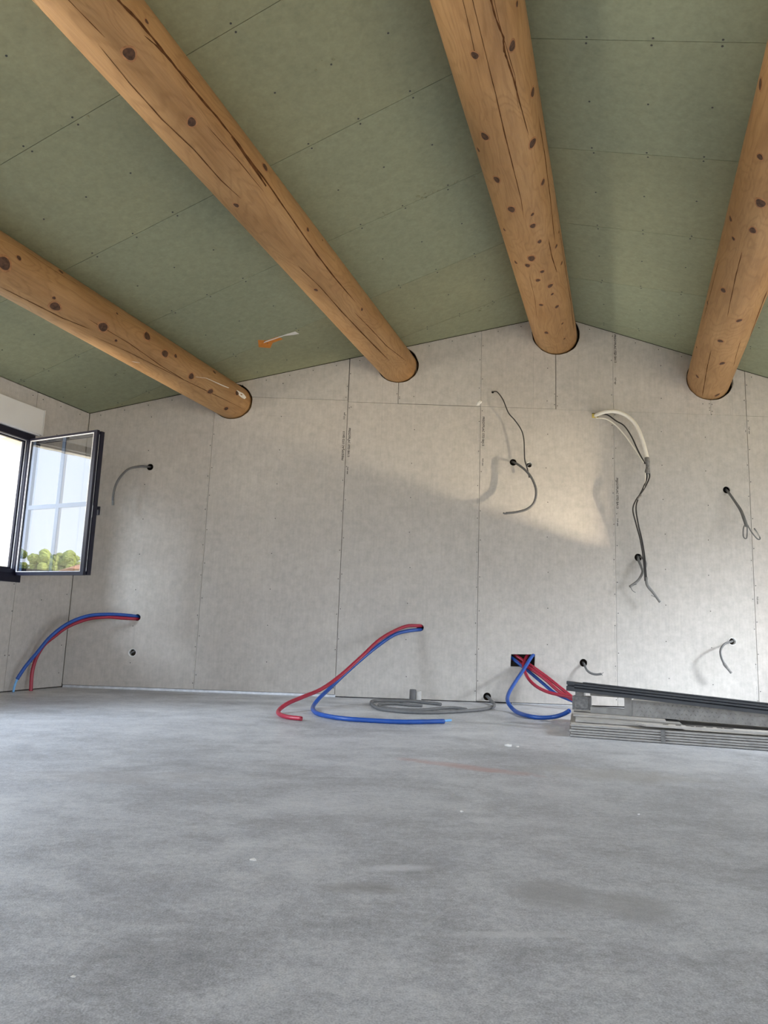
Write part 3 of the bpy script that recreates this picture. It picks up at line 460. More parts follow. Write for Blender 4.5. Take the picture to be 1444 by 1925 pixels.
# screws of the wall linings, one joined part
def disc(bm, o, ux, uy, n, r, t=.0015, seg=8):
    o = Vector(o); a = [bm.verts.new(o + ux * r * math.cos(2 * math.pi * i / seg) + uy * r * math.sin(2 * math.pi * i / seg) - n * t) for i in range(seg)]
    b = [bm.verts.new(v.co + n * (t + .004)) for v in a]
    bm.faces.new(a)
    for i in range(seg): bm.faces.new((a[i], b[i], b[(i + 1) % seg], a[(i + 1) % seg]))
bm = bmesh.new(); k = 0
def clear_of_holes(x, z, m=.012):
    return not any(inside((x, z), h) for h in cuts) and z < top(x) - .02
for x in JX[1:-1]:
    for side in (-1, 1):
        z = .12 + .05 * side
        while z < 3.4:
            px, pz = x + side * rnd.uniform(.010, .016), z + rnd.uniform(-.03, .03)
            if clear_of_holes(px, pz): disc(bm, (px, D, pz), EX, UP, EY, .0042)
            z += .30
for x0, x1 in zip(JX, JX[1:]):
    for fx in ((.5,) if x0 < 2 else (.36, .68)):
        z = .18 + rnd.uniform(0, .1)
        while z < 3.4:
            px, pz = x0 + (x1 - x0) * fx + rnd.uniform(-.01, .01), z
            if clear_of_holes(px, pz): disc(bm, (px, D, pz), EX, UP, EY, .0042)
            z += .31
x = XL + .1
while x < XR:
    z = top(x) - .035
    if clear_of_holes(x, z): disc(bm, (x, D, z), EX, UP, EY, .0042)
    x += .21
for x, z in ((.085, 2.66), (.060, 2.69), (.085, 2.645), (1.488, 2.74), (1.512, 2.72), (1.487, 2.64), (1.513, 2.63), (2.888, 2.70), (2.912, 2.695), (2.888, 2.66), (2.888, 2.64), (2.912, 2.63), (2.905, 2.60), (-.35, 2.55), (-.40, 2.64)):
    disc(bm, (x, D, z), EX, UP, EY, .0042)
s = finish('screw_head', bm, M['screw'], wb); s['kind'] = 'stuff'

# pencil cut-guides on the boards
bm = bmesh.new()
def mark(x0, z0, x1, z1, wd=.0022):
    a, b = Vector((x0, D, z0)), Vector((x1, D, z1)); t = (b - a); L = t.length; t.normalize(); box(bm, a, t, t.cross(EY), EY, 0, L, -wd / 2, wd / 2, -.0004, .002)
for x0, z0, x1, z1 in ((-.068, 2.10, -.072, 2.86), (.232, 2.30, .226, 2.97), (1.296, 2.45, 1.294, 3.15), (1.699, 2.40, 1.703, 3.15), (2.686, 2.53, 2.690, 2.90), (3.094, 2.55, 3.102, 2.93),
                       (-.50, 2.615, -.95, 2.628), (.45, 2.594, .80, 2.592), (1.50, 2.592, 2.02, 2.594), (1.296, 3.128, 1.35, 3.127), (1.64, 3.124, 1.702, 3.124), (2.688, 2.737, 2.74, 2.736), (3.04, 2.737, 3.10, 2.737),
                       (-2.123, .545, -2.1245, .345), (1.113, .41, 1.114, .52), (1.318, .416, 1.319, .50), (1.318, .416, 1.40, .416), (3.012, 1.945, 3.011, 2.02), (-1.18, 2.45, -.90, 2.44), (-.97, 1.98, -.972, 2.05)):
    mark(x0, z0, x1, z1)
s = finish('pencil_line', bm, M['pencil'], wb); s['kind'] = 'stuff'

# printed lettering on the board edges
def lettering(txt, x, z, size, ang, stretch=1.0, name='printed_lettering', mat='ink'):
    cu = bpy.data.curves.new('lettering', 'FONT'); cu.body = txt; cu.size = size; cu.align_x = 'LEFT'; cu.align_y = 'CENTER'; cu.extrude = .0008; cu.resolution_u = 2
    cu.offset = .0006
    to = bpy.data.objects.new('lettering_curve', cu); C.objects.link(to)
    dg = bpy.context.evaluated_depsgraph_get(); me = bpy.data.meshes.new_from_object(to.evaluated_get(dg)); bpy.data.objects.remove(to)
    me.materials.clear(); me.materials.append(M[mat]); o = bpy.data.objects.new(name, me); link(o, wb)
    wdt = max(v.co.x for v in me.vertices) - min(v.co.x for v in me.vertices)
    sx = stretch / wdt
    ca, sa = math.cos(ang), math.sin(ang)
    for v in me.vertices:
        u_, w_ = v.co.x * sx, v.co.y
        v.co = Vector((x + ca * u_ - sa * w_, D - .0005 - (v.co.z > 0) * .0002, z + sa * u_ + ca * w_)) if abs(v.co.z) < 1 else v.co
    return o
BRAND = 'PREGYPLAC STD BA13'
lettering(BRAND, -.404, 2.055, .026, math.pi / 2, .265)
lettering(BRAND, -.355, 2.355, .026, -math.pi / 2, .265)
lettering(BRAND, .846, 2.505, .026, -math.pi / 2, .270)
lettering(BRAND, 2.042, 3.330, .026, -math.pi / 2, .270)
lettering(BRAND, 2.042, 1.985, .026, -math.pi / 2, .275)
for x, z, a in ((-.408, 2.43, 1), (-.356, 2.00, -1), (.846, 2.12, -1), (2.042, 2.92, -1), (2.042, 1.62, -1), (3.238, 2.50, -1), (3.245, .98, -1)):
    lettering('12,5 mm', x, z, .016, a * math.pi / 2, .065)
bm = bmesh.new()
for x in (-1.592, .806, 2.004, 3.204):                       # faint dashed edge codes, too fine to read
    z = .15
    while z < 2.5:
        L = rnd.uniform(.01, .05)
        if rnd.random() < .5: box(bm, (x, D, z), EX, UP, EY, -.0022, .0022, 0, L, -.0004, .002)
        z += L + rnd.uniform(.006, .03)
s = finish('edge_code', bm, M['pencil'], wb); s['kind'] = 'stuff'
bm = bmesh.new()
bmesh.ops.create_icosphere(bm, subdivisions=2, radius=1)
for v in bm.verts:
    k = 1 + .35 * math.sin(5 * v.co.x + 2) * math.cos(7 * v.co.z); v.co = Vector((.806 + v.co.x * .024 * k, D + v.co.y * .004, 2.632 + (v.co.z * .024 + v.co.x * .014) * k))
finish('torn_paper', bm, M['chalk'], wb, True)

# left wall: boards on masonry with the window and one more door nearer the camera
def lp(s, z): return (s, z)
NL = -nl
LH = [(.59, .845), (2.09, .845), (2.09, 2.04), (.59, 2.04)]
LH_out = [(.655, .90), (2.03, .90), (2.03, 2.02), (.655, 2.02)]
LD = [(2.9, .0), (6.2, .0), (6.2, 2.2), (2.9, 2.2)]
wl = sheet('wall_left', [(-.3, -.4), (10.2, -.4), (10.2, 2.75), (-.3, 2.75)], [LH_out, LD], M['masonry'], None, left(0, 0, -.06), -d, UP, NL, .24)
wl['kind'] = 'structure'; wl['label'] = 'left wall with the dark framed window'; wl['category'] = 'wall'
zc = ceil_z(XL) - .006
def lboard(s0, s1, z0, z1, g=.0018):
    return sheet('plasterboard', [(s0 + g, z0), (s1 - g, z0), (s1 - g, z1), (s0 + g, z1)], [LH, LD], M['board'], wl, left(0, 0), -d, UP, NL, .0125)
lboard(0, .612, .008, zc); lboard(.612, 2.30, 2.0, zc); lboard(.612, 2.30, .008, .9); lboard(2.30, 2.89, .008, zc); lboard(2.89, 6.25, 2.0, zc); lboard(6.21, 7.3, .008, zc); lboard(7.3, 8.5, .008, zc); lboard(8.5, 10.1, .008, zc)
bm = bmesh.new()
for s_, z_ in ((.12, 2.36), (.35, 2.36), (.55, 2.36), (.60, 2.12), (.66, 2.36), (.36, 2.11), (.05, 1.02), (.05, .78), (.05, .35), (.33, .72), (.63, .83), (.62, .62), (.60, .28), (.64, .28), (.36, .22), (.05, .12), (.33, 1.6)):
    disc(bm, left(s_, z_), -d, UP, NL, .0042)
s = finish('screw_head', bm, M['screw'], wl); s['kind'] = 'stuff'
bm = bmesh.new(); box(bm, left(0, 0, -.0126), -d, UP, NL, -.02, .58, .0, .03, 0, .05); box(bm, left(0, 0, -.0126), -d, UP, NL, -.02, .58, .03, 2.42, 0.02, .05)
finish('lining_frame', bm, M['cavity'], wl)

# right wall and rear wall stand outside the frame; their openings let the daylight in
RH = [(1.53, .0), (4.6, .0), (4.6, 2.3), (1.53, 2.3)]; RB = [(5.7, .0), (8.3, .0), (8.3, 2.3), (5.7, 2.3)]
wr = sheet('wall_right', [(-.3, -.4), (10.2, -.4), (10.2, 2.75), (-.3, 2.75)], [RH, RB], M['board'], None, right(0, 0), -d, UP, nl, .25)
wr['kind'] = 'structure'; wr['label'] = 'right wall with two wide door openings, outside the frame'; wr['category'] = 'wall'
bm = bmesh.new(); box(bm, right(0, 0, -.02), -d, UP, nl, 1.53, 4.6, .0, .23, 0, .06); box(bm, right(0, 0, -.02), -d, UP, nl, 1.53, 1.58, .23, 2.3, 0, .06); box(bm, right(0, 0, -.02), -d, UP, nl, 4.55, 4.6, .23, 2.3, 0, .06); box(bm, right(0, 0, -.02), -d, UP, nl, 1.58, 4.55, 2.24, 2.3, 0, .06)
o = finish('door_1', bm, M['navy']); o['kind'] = 'structure'; o['label'] = 'dark door frame with a low bottom rail in the right wall'; o['category'] = 'door'
rr = sheet('wall_rear', [(XL - 3.6, -.4), (XR - 2.6, -.4), (XR - 2.6, 3.9), (XL - 3.6, 3.9)], [[(-3.6, .0), (1.0, .0), (1.0, 2.4), (-3.6, 2.4)]], M['board'], None, (0, YR, 0), EX, UP, -EY, .25)
rr['kind'] = 'structure'; rr['label'] = 'rear wall behind the camera with a wide door opening'; rr['category'] = 'wall'

# ceiling: two slopes of green boards
def clip(poly, f):
    o = []
    for a, b in zip(poly, poly[1:] + poly[:1]):
        fa, fb = f(a), f(b)
        if fa <= 0: o.append(a)
        if fa * fb < 0: t = fa / (fa - fb); o.append((a[0] + (b[0] - a[0]) * t, a[1] + (b[1] - a[1]) * t))
    return o
CA = math.cos(AL); WL, WR = (XL - RX) * CA, (XR - RX) * CA; TA = math.tan(AL)
bm = bmesh.new(); P0 = Vector((RX, D, RZ))
uL = nl + UP * (SL / CA); uR = nl + UP * (SR / CA)
prof = [(WL - .3, uL), (0, uL), (WR + .3, uR)]
ring = []
for s_ in (.6, -12.0):
    lo = [P0 + d * (s_ + (w_ * TA if s_ > 0 else 0)) + u_ * w_ + UP * .045 for w_, u_ in prof]
    ring.append([bm.verts.new(p) for p in lo] + [bm.verts.new(p + UP * .25) for p in reversed(lo)])
for i in range(6): bm.faces.new((ring[0][i], ring[0][(i + 1) % 6], ring[1][(i + 1) % 6], ring[1][i]))
for r_ in ring:
    bm.faces.new((r_[0], r_[1], r_[4], r_[5])); bm.faces.new((r_[1], r_[2], r_[3], r_[4]))
ce = finish('ceiling', bm, M['cavity']); ce['kind'] = 'structure'; ce['label'] = 'two-slope ceiling lined with green moisture-resistant plasterboard'; ce['category'] = 'ceiling'
def cboards(joints, k, w0, w1, u_):
    n = d.cross(u_); n = (n if n.z > 0 else -n).normalized()
    for a, b in zip(joints, joints[1:]):           # a nearer the back wall
        q = [(a + k * w0 - .0016, w0), (a + k * w1 - .0016, w1), (b + k * w1 + .0016, w1), (b + k * w0 + .0016, w0)]
        q = clip(q, lambda p: p[0] - TA * p[1] + .0)
        if len(q) > 2: sheet('plasterboard', q, [], M['green'], ce, P0, d, u_, n, .0125)
    bm = bmesh.new()
    ws = [w0 + .06] + [ (-1.928 if w0 < 0 else .43) + .2935 * i for i in range(-7, 13)] + [w1 - .05]
    for a, b in zip(joints, joints[1:]):
        for w_ in ws:
            if not (w0 + .03 < w_ < w1 - .03): continue
            for s_ in (a + k * w_ - .021, (a + b) / 2 + k * w_, b + k * w_ + .021):
                if s_ > TA * w_ - .03: continue
                s2 = s_ + rnd.uniform(-.006, .006); w2 = w_ + rnd.uniform(-.006, .006)
                if s2 > -4.6: disc(bm, P0 + d * s2 + u_ * w2, d, u_, n, .0052)
    s = finish('screw_head', bm, M['screw'], ce); s['kind'] = 'stuff'
jl = [.6, -.70, -1.51, -2.385, -3.22, -4.05, -4.89, -5.73, -6.57, -7.41, -8.25, -9.09, -9.93, -11.5]
jr = [1.6, .02, -.81, -1.635, -2.468, -3.303, -4.14, -4.98, -5.82, -6.66, -7.5, -8.34, -9.18, -10.0, -11.5]
cboards(jl, -.058, WL, -.001, uL); cboards(jr, -.020, .001, WR, uR)
# plaster crumbs and the leftover sticker on the ceiling
def on_ceiling(s_, w_, drop=.001): return P0 + d * s_ + (uL if w_ < 0 else uR) * w_ - UP * drop
def blotch(name, pts, t, mat, parent):
    bm = bmesh.new(); a = [bm.verts.new(p) for p in pts]; b = [bm.verts.new(p + UP * t) for p in pts]
    bm.faces.new(a); bm.faces.new(b[::-1])
    for i in range(len(a)): bm.faces.new((a[i], b[i], b[(i + 1) % len(a)], a[(i + 1) % len(a)]))
    return finish(name, bm, mat, parent)
sl = thing('sticker', 'torn orange sticker with a white paper streak on the green ceiling', 'sticker', on_ceiling(-1.36, -2.25))
blotch('orange_tab', [on_ceiling(s_, w_) for s_, w_ in ((-1.35, -2.30), (-1.27, -2.235), (-1.335, -2.18), (-1.33, -2.09), (-1.40, -2.10), (-1.405, -2.20), (-1.46, -2.25))], .0012, M['orange'], sl)
blotch('paper_streak', [on_ceiling(s_, w_, .0014) for s_, w_ in ((-1.385, -2.24), (-1.375, -2.06), (-1.335, -1.99), (-1.32, -1.95), (-1.375, -1.96), (-1.385, -2.02), (-1.40, -2.22))], .0012, M['chalk'], sl)
bm = bmesh.new()
for s_, w_, n_ in ((-2.36, -.60, 12), (-2.34, -.85, 6), (-2.37, -.33, 7), (-3.60, -.80, 3), (-.62, -.55, 5), (-3.95, -1.95, 2), (-1.75, -3.30, 4), (-2.0, -2.95, 3)):
    for i in range(n_):
        p = on_ceiling(s_ + rnd.uniform(-.03, .03), w_ + rnd.uniform(-.09, .09)); r_ = rnd.uniform(.003, .009)
        m_ = Matrix.Translation(p) @ Matrix.Rotation(rnd.uniform(0, 3), 4, 'Z') @ Matrix.Diagonal((r_ * rnd.uniform(1, 2.2), r_, r_ * .5, 1)); bmesh.ops.create_icosphere(bm, subdivisions=1, radius=1, matrix=m_)
s = finish('plaster_crumb', bm, M['green'], ce); s['kind'] = 'stuff'

# galvanised track along the foot of the back wall
bm = bmesh.new(); box(bm, (0, D, 0), EX, EY, UP, XL + .01, -.375, -.005, .04, .0, .0195); box(bm, (0, D, 0), EX, EY, UP, XL + .01, -.375, -.007, -.005, .0165, .0195)
o = finish('baseboard_back', bm, M['zinc']); o['kind'] = 'structure'; o['label'] = 'bright galvanised floor track under the left boards'; o['category'] = 'baseboard'
bm = bmesh.new(); box(bm, (0, D, 0), EX, EY, UP, 1.12, 1.66, -.004, .04, .0, .006)
o = finish('trim_1', bm, M['zinc']); o['kind'] = 'structure'; o['label'] = 'strip of galvanised track below the rectangular pipe hole'; o['category'] = 'trim'

# ================================================================ WINDOW
w1 = structure('window_1', 'dark framed window with its casement swung into the room', left(.59, .845))
# x: along the wall away from the corner, y: up, z: into the room
def wbox(bm, s0, s1, z0, z1, o0, o1): box(bm, left(0, 0), -d, UP, nl, s0, s1, z0, z1, o0, o1)
bm = bmesh.new()
for q in ((.59, .65, .905, 2.04), (2.03, 2.09, .905, 2.04), (.65, 2.03, .905, .945), (.65, 2.03, 1.985, 2.04)): wbox(bm, *q, -.055, .004)
for q in ((.65, .668, .945, 1.985), (2.012, 2.03, .945, 1.985), (.668, 2.012, .945, .96), (.668, 2.012, 1.97, 1.985)): wbox(bm, *q, -.055, -.03)
finish('window_frame', bm, M['navy'], w1)
bm = bmesh.new(); wbox(bm, .6505, .6545, .945, 1.985, -.026, -.020); wbox(bm, .6685, .672, .96, 1.97, -.050, -.044); wbox(bm, .65, 2.03, 1.981, 1.985, -.026, -.020)
finish('frame_gasket', bm, M['gasket'], w1)
bm = bmesh.new(); wbox(bm, .585, 2.095, .845, .905, -.05, .012); finish('window_sill', bm, M['navy'], w1)
bm = bmesh.new(); N_ = 26
g_ = [[bm.verts.new(left(.66 + 1.36 * i / N_, 2.012 - .004 * rnd.random() - .003 * math.sin(i * 1.7 + j), -.075 - .22 * j / 6)) for i in range(N_ + 1)] for j in range(7)]
for j in range(6):
    for i in range(N_): bm.faces.new((g_[j][i], g_[j][i + 1], g_[j + 1][i + 1], g_[j + 1][i]))
o = finish('protective_film', bm, M['film'], w1); o['label'] = 'crumpled grey film under the lintel'
# the casement: hinged at the far jamb, turned about 80 degrees into the room
PH = math.radians(80); dv = (-d * math.cos(PH) + nl * math.sin(PH)).normalized(); nf = dv.cross(UP); nf = nf if nf.y < 0 else -nf
H = left(.646, 0, .004)
def sbox(bm, a0, a1, z0, z1, t0, t1): box(bm, H, dv, UP, -nf, a0, a1, z0, z1, t0, t1)
Z0, Z1, WS = .897, 1.997, .790
bm = bmesh.new()
for q in ((.0, .020, Z0, Z1), (WS - .034, WS, Z0, Z1), (.02, WS - .034, Z0, Z0 + .026), (.02, WS - .034, Z1 - .018, Z1)):
    sbox(bm, *q, .0, .022)
for q in ((.004, .05, Z0 + .004, Z1 - .004), (WS - .05, WS + .004, Z0 + .004, Z1 - .004), (.05, WS - .05, Z0 + .004, Z0 + .03), (.05, WS - .05, Z1 - .03, Z1 - .004)):
    sbox(bm, *q, .034, .066)
for q in ((.004, .022, Z0 + .004, Z1 - .004), (WS - .024, WS - .006, Z0 + .004, Z1 - .004), (.02, WS - .03, Z0 + .004, Z0 + .02), (.02, WS - .03, Z1 - .016, Z1 - .004)): sbox(bm, *q, .022, .034)
sash = finish('casement', bm, M['navy'], w1); sash['label'] = 'open casement with dark frame'
bm = bmesh.new()
sbox(bm, .0205, .0245, Z0 + .026, Z1 - .018, -.003, .006); sbox(bm, WS - .0385, WS - .0345, Z0 + .026, Z1 - .018, -.002, .006)
sbox(bm, .0245, WS - .0385, Z0 + .026, Z0 + .031, -.003, .006); sbox(bm, .0245, WS - .0385, Z1 - .022, Z1 - .018, -.002, .006)
finish('glazing_gasket', bm, M['gasket'], sash)
bm = bmesh.new(); sbox(bm, WS - .006, WS - .0045, Z0 + .03, Z1 - .03, .0255, .0305); sbox(bm, WS - .0055, WS - .002, 1.33, 1.42, .0245, .032)
finish('locking_rail', bm, M['zinc'], sash)
for nm, t_ in (('glass_pane', .009), ('glass_pane', .030)):
    bm = bmesh.new(); sbox(bm, .022, WS - .036, Z0 + .027, Z1 - .019, t_, t_ + .0002)
    bm2 = bmesh.new(); vs = [bm2.verts.new(H + dv * a + UP * z - nf * t_) for a, z in ((.022, Z0 + .027), (WS - .036, Z0 + .027), (WS - .036, Z1 - .019), (.022, Z1 - .019))]; bm2.faces.new(vs); bm.free()
    finish(nm, bm2, M['glass'], sash)
bm = bmesh.new(); sbox(bm, .385, .420, Z0 + .027, Z1 - .019, .016, .024); finish('glazing_bar', bm, M['bar'], sash)
bm = bmesh.new(); sbox(bm, .024, .385, 1.418, 1.450, .016, .024); sbox(bm, .420, WS - .036, 1.418, 1.450, .016, .024); finish('glazing_bar', bm, M['bar'], sash)
bm = bmesh.new(); sbox(bm, .024, .058, Z0 + .027, Z1 - .019, .016, .024); finish('spacer_bar', bm, M['bar'], sash)
bm = bmesh.new(); sbox(bm, WS - .045, WS - .020, 1.375, 1.435, .066, .072); sbox(bm, WS - .040, WS - .026, 1.40, 1.42, .072, .098); sbox(bm, WS - .05, WS - .018, 1.36, 1.425, .098, .112)
finish('window_handle', bm, M['navy'], sash)
# roller-shutter box above it
sb = thing('roller_shutter_box', 'long white roller shutter box above the dark window', 'shutter box', left(.55, 2.05))
bm = bmesh.new(); wbox(bm, .548, 2.3, 2.052, 2.262, .001, .028); bmesh.ops.bevel(bm, geom=bm.edges[:], offset=.003, segments=2, affect='EDGES'); finish('box_cover', bm, M['white_pvc'], sb)
bm = bmesh.new(); wbox(bm, .565, 2.3, 2.0425, 2.0515, .001, .022); finish('bottom_rail', bm, M['gasket'], sb)
bm = bmesh.new(); wbox(bm, .541, .5475, 2.048, 2.266, .001, .032); finish('end_cap', bm, M['white_pvc'], sb)

# ================================================================ LOG BEAMS
LABEL = {1: 'low pine log beam on the left, white plaster smear near its wall end',
         2: 'pine log beam with a long dark split and few knots, second from the window',
         3: 'thick ridge log beam peppered with many dark knots',
         4: 'pine log beam at the right edge of the picture'}
for k, (x, z, r) in LOGS.items():
    ph = k * 1.7
    def rad(s_, th, r=r, ph=ph): return r * (1 + .006 * math.sin(1.1 * s_ + ph) + .005 * math.sin(2 * th + .6 * s_ + ph) + .003 * math.sin(5 * th - 1.3 * s_))
    def P_(s_, th, off=0.0):
        q = rad(s_, th) + off; return Vector((s_, -q * math.cos(th), q * math.sin(th)))
    bm = bmesh.new(); rings = []; S0, S1, NS, NA = -9.6, .27, 90, 56
    for i in range(NS + 1):
        s_ = S0 + (S1 - S0) * i / NS; rings.append([bm.verts.new(P_(s_, 2 * math.pi * j / NA)) for j in range(NA)])
    for a, b in zip(rings, rings[1:]):
        for j in range(NA): bm.faces.new((a[j], a[(j + 1) % NA], b[(j + 1) % NA], b[j]))
    bm.faces.new(rings[0]); bm.faces.new(rings[-1])
    lg = finish('log_beam', bm, M['wood'], None, True)
    lg.matrix_basis = Matrix(((d.x, -nl.x, 0, x), (d.y, -nl.y, 0, D), (0, 0, 1, z), (0, 0, 0, 1)))
    tag(lg, LABEL[k], 'log beam', 'round log beams under the ceiling')
    for s_, th, kr in KNOTS[k]:
        bm = bmesh.new(); NV = 18; el = rnd.uniform(1.15, 1.6); tilt = rnd.uniform(-.3, .3); wob = rnd.uniform(0, 6)
        def ringv(f, off):
            o = []
            for j in range(NV):
                a = 2 * math.pi * j / NV; q = kr * f * (1 + .06 * math.sin(3 * a + wob)); u_, v_ = q * el * math.cos(a), q * math.sin(a)
                u2, v2 = u_ * math.cos(tilt) - v_ * math.sin(tilt), u_ * math.sin(tilt) + v_ * math.cos(tilt)
                o.append(bm.verts.new(P_(s_ + u2, th + v2 / r, off)))
            return o
        c_ = bm.verts.new(P_(s_, th, .0022)); r1 = ringv(.62, .0026); r2 = ringv(.95, .0016); r3 = ringv(1.30, .0003)
        for j in range(NV):
            j2 = (j + 1) % NV; bm.faces.new((c_, r1[j], r1[j2])); bm.faces.new((r1[j], r2[j], r2[j2], r1[j2]))
            f_ = bm.faces.new((r2[j], r3[j], r3[j2], r2[j2])); f_.material_index = 1
        o = finish('knot', bm, [M['knot'], M['knot_ring']], lg, True); o.matrix_basis = Matrix.Identity(4)
    for line in CRACKS[k]:
        if line[0][0] < (-2.9, -3.0, -4.0, -3.2, -3.0)[k]:        # splits that run on out of the frame
            (s0, t0, w0), (s1, t1, w1) = line[0], line[2]; g_ = (t1 - t0) / max(s1 - s0, .05)
            line = [[s0 - .22 * (8 - q), t0 - g_ * .22 * (8 - q) * .3, w0] for q in range(8)] + line
        bm = bmesh.new(); prev = None
        n_ = len(line)
        for i, (s_, th, wd) in enumerate(line):
            a = line[max(i - 1, 0)]; b = line[min(i + 1, n_ - 1)]
            ds, dt = b[0] - a[0], (b[1] - a[1]) * r; L = math.hypot(ds, dt) or 1; px, pt = -dt / L, ds / L
            h = wd * .5 * (.75 + .5 * abs(math.sin(i * 2.1))) * (.25 if i in (0, n_ - 1) else 1); jx = rnd.uniform(-.12, .12) * wd
            row = [bm.verts.new(P_(s_ + px * (q + jx), th + pt * (q + jx) / r, .0007)) for q in (-h, h)]
            if prev: bm.faces.new((prev[0], prev[1], row[1], row[0]))
            prev = row
        o = finish('drying_split', bm, M['crack'], lg); o.matrix_basis = Matrix.Identity(4)
    if k == 1:
        for line in ([(-.80, -.40, .006), (-.72, -.27, .008), (-.6625, -.167, .010), (-.56, -.115, .014), (-.469, -.0675, .020), (-.39, -.02, .024), (-.32, .03, .018)],
                     [(-.19, .15, .03), (-.15, .125, .07), (-.10, .10, .09), (-.06, .065, .08), (-.028, .035, .05)], [(-1.42, -1.36, .012), (-1.39, -1.28, .022), (-1.366, -1.207, .010)]):
            bm = bmesh.new(); prev = None
            for i, (s_, th, wd) in enumerate(line):
                row = [bm.verts.new(P_(s_ + q * .6, th + q * .5 / r, .0012)) for q in (-wd * .5, wd * .5 * rnd.uniform(.6, 1.1))]
                if prev: bm.faces.new((prev[0], prev[1], row[1], row[0]))
                prev = row
            o = finish('plaster_smear', bm, M['chalk'], lg); o.matrix_basis = Matrix.Identity(4); o['label'] = 'dried white plaster smear'

# ================================================================ PIPES AND CABLES
PIPE = 'plastic water pipes coming out of the wall'; CAB = 'cables and conduits hanging out of the wall'
def run(name, label, cat, path, r, mat, group, **kw):
    o = pipe(name, PATHS[path], r, M[mat], None, **kw); return tag(o, label, cat, group)
o = run('water_pipe', 'blue pipe arching from the low hole in the left corner down to the floor', 'pipe', 'left_blue', .0145, 'blue', PIPE, ribs=.02)
pipe('inner_pipe', PATHS['left_blue_tip'], .0085, M['light_blue'], o)['label'] = 'pale blue inner pipe end'
run('water_pipe', 'red pipe below the blue one in the left corner, its end on the floor', 'pipe', 'left_red', .0145, 'red', PIPE, ribs=.02)
run('water_pipe', 'red pipe from the middle wall hole, bent short on the floor', 'pipe', 'mid_red', .0145, 'red', PIPE, hollow=True, ribs=.02)
o = run('water_pipe', 'blue pipe from the middle wall hole, lying long across the floor', 'pipe', 'mid_blue', .0150, 'blue', PIPE, ribs=.02)
pipe('inner_pipe', PATHS['mid_blue_tip'], .008, M['light_blue'], o)['label'] = 'pale blue inner pipe end'
run('water_pipe', 'blue pipe looping from the rectangular hole over the floor towards the sheets', 'pipe', 'hole_blue', .0150, 'blue', PIPE, hollow=True, ribs=.02)
run('water_pipe', 'upper straight red pipe from the rectangular hole running behind the stack', 'pipe', 'hole_red1', .0140, 'red', PIPE, ribs=.02)
run('water_pipe', 'second straight red pipe from the rectangular hole, just below the upper one', 'pipe', 'hole_red2', .0140, 'red', PIPE, ribs=.02)
run('water_pipe', 'sagging red pipe, lowest of the three from the rectangular hole', 'pipe', 'hole_red3', .0135, 'red', PIPE, ribs=.02)
run('water_pipe', 'straight blue pipe beneath the red ones from the rectangular hole', 'pipe', 'hole_blue2', .0140, 'blue', PIPE, ribs=.02)

o = run('grey_conduit', 'grey conduit curving down from the hole beside the open window', 'conduit', 'conduit_window', .0100, 'grey_conduit', CAB, ribs=.04)
pipe('cable_end', [(-2.3466, 6.1156, 1.5857), (-2.3450, 6.1150, 1.575), (-2.3440, 6.115, 1.548)], .0108, M['pale_conduit'], o)['label'] = 'pale grey conduit end'
o = run('conduit_coil', 'coil of grey conduit lying on the floor by the middle of the wall', 'conduit', 'coil', .0130, 'grey_conduit', CAB, ribs=.03)
pipe('coil_loop', PATHS['coil2'], .0115, M['grey_conduit'], o, ribs=.03)
o = run('cable', 'short grey cable with frayed end low on the wall by the stack', 'cable', 'low_cable', .0095, 'grey_conduit', CAB)
for q in ('low_fray', 'low_fray2'): pipe('bare_wire', PATHS[q], .0022, M['grey_conduit'], o, seg=6)
run('cable', 'thin black cable hanging from the small hole high on the wall', 'cable', 'black_wire', .0048, 'black_cable', CAB)
o = run('grey_conduit', 'grey conduit bowing below the thin black cable in mid wall', 'conduit', 'mid_conduit', .0105, 'grey_conduit', CAB, ribs=.03)
pipe('bare_wire', [(1.045, 6.176, 1.612), (1.03, 6.172, 1.606), (1.012, 6.168, 1.612)], .007, M['grey_conduit'], o, seg=6)
o = run('white_conduit', 'thick white conduit arching out of the yellow-edged slot', 'conduit', 'white_conduit', .0175, 'white_cable', CAB)
pipe('tape_wrap', PATHS['white_tape'], lambda t: .019 + .003 * math.sin(9 * t), M['tape'], o)['label'] = 'grey tape wrapping'
for q, m_, rr_ in (('wb1', 'black_cable', .0058), ('ww1', 'white_cable', .0058), ('wb2', 'black_cable', .0062), ('wb3', 'black_cable', .0062), ('ww2', 'white_cable', .0050)):
    pipe('inner_cable', PATHS[q], rr_, M[m_], o)['label'] = 'thin ' + ('black' if m_ == 'black_cable' else 'white') + ' cable'
pipe('tape_joint', [(2.205, 6.156, 1.812), (2.186, 6.156, 1.79), (2.172, 6.157, 1.768)], .0135, M['tape'], o)
q = pipe('cable_tail', PATHS['wg'], lambda t: .0125 - .002 * t, M['pale_conduit'], o); q['label'] = 'grey cable tail'
pipe('bare_wire', PATHS['wg_fray'], .003, M['grey_conduit'], o, seg=6)
o = run('cable', 'grey cable with split ends from the hole behind the hanging black wires', 'cable', 'r_cable', .0110, 'pale_conduit', CAB)
for q in ('r_fray', 'r_fray2'): pipe('bare_wire', PATHS[q], .0028, M['grey_conduit'], o, seg=6)
pipe('cable_loop', PATHS['r_loop'], .0100, M['pale_conduit'], o)
o = run('cable', 'taped grey cable forking into two loops, right side of the wall', 'cable', 'fork', lambda t: .012 - .003 * math.sin(6 * t) * .6, 'grey_conduit', CAB)
for q in ('fork_l', 'fork_r'): pipe('wire_loop', PATHS[q], .0055, M['grey_conduit'], o, seg=8)
pipe('bare_wire', [(3.155, 6.13, 1.54), (3.185, 6.13, 1.505), (3.20, 6.13, 1.478)], .003, M['copper'], o, seg=6)
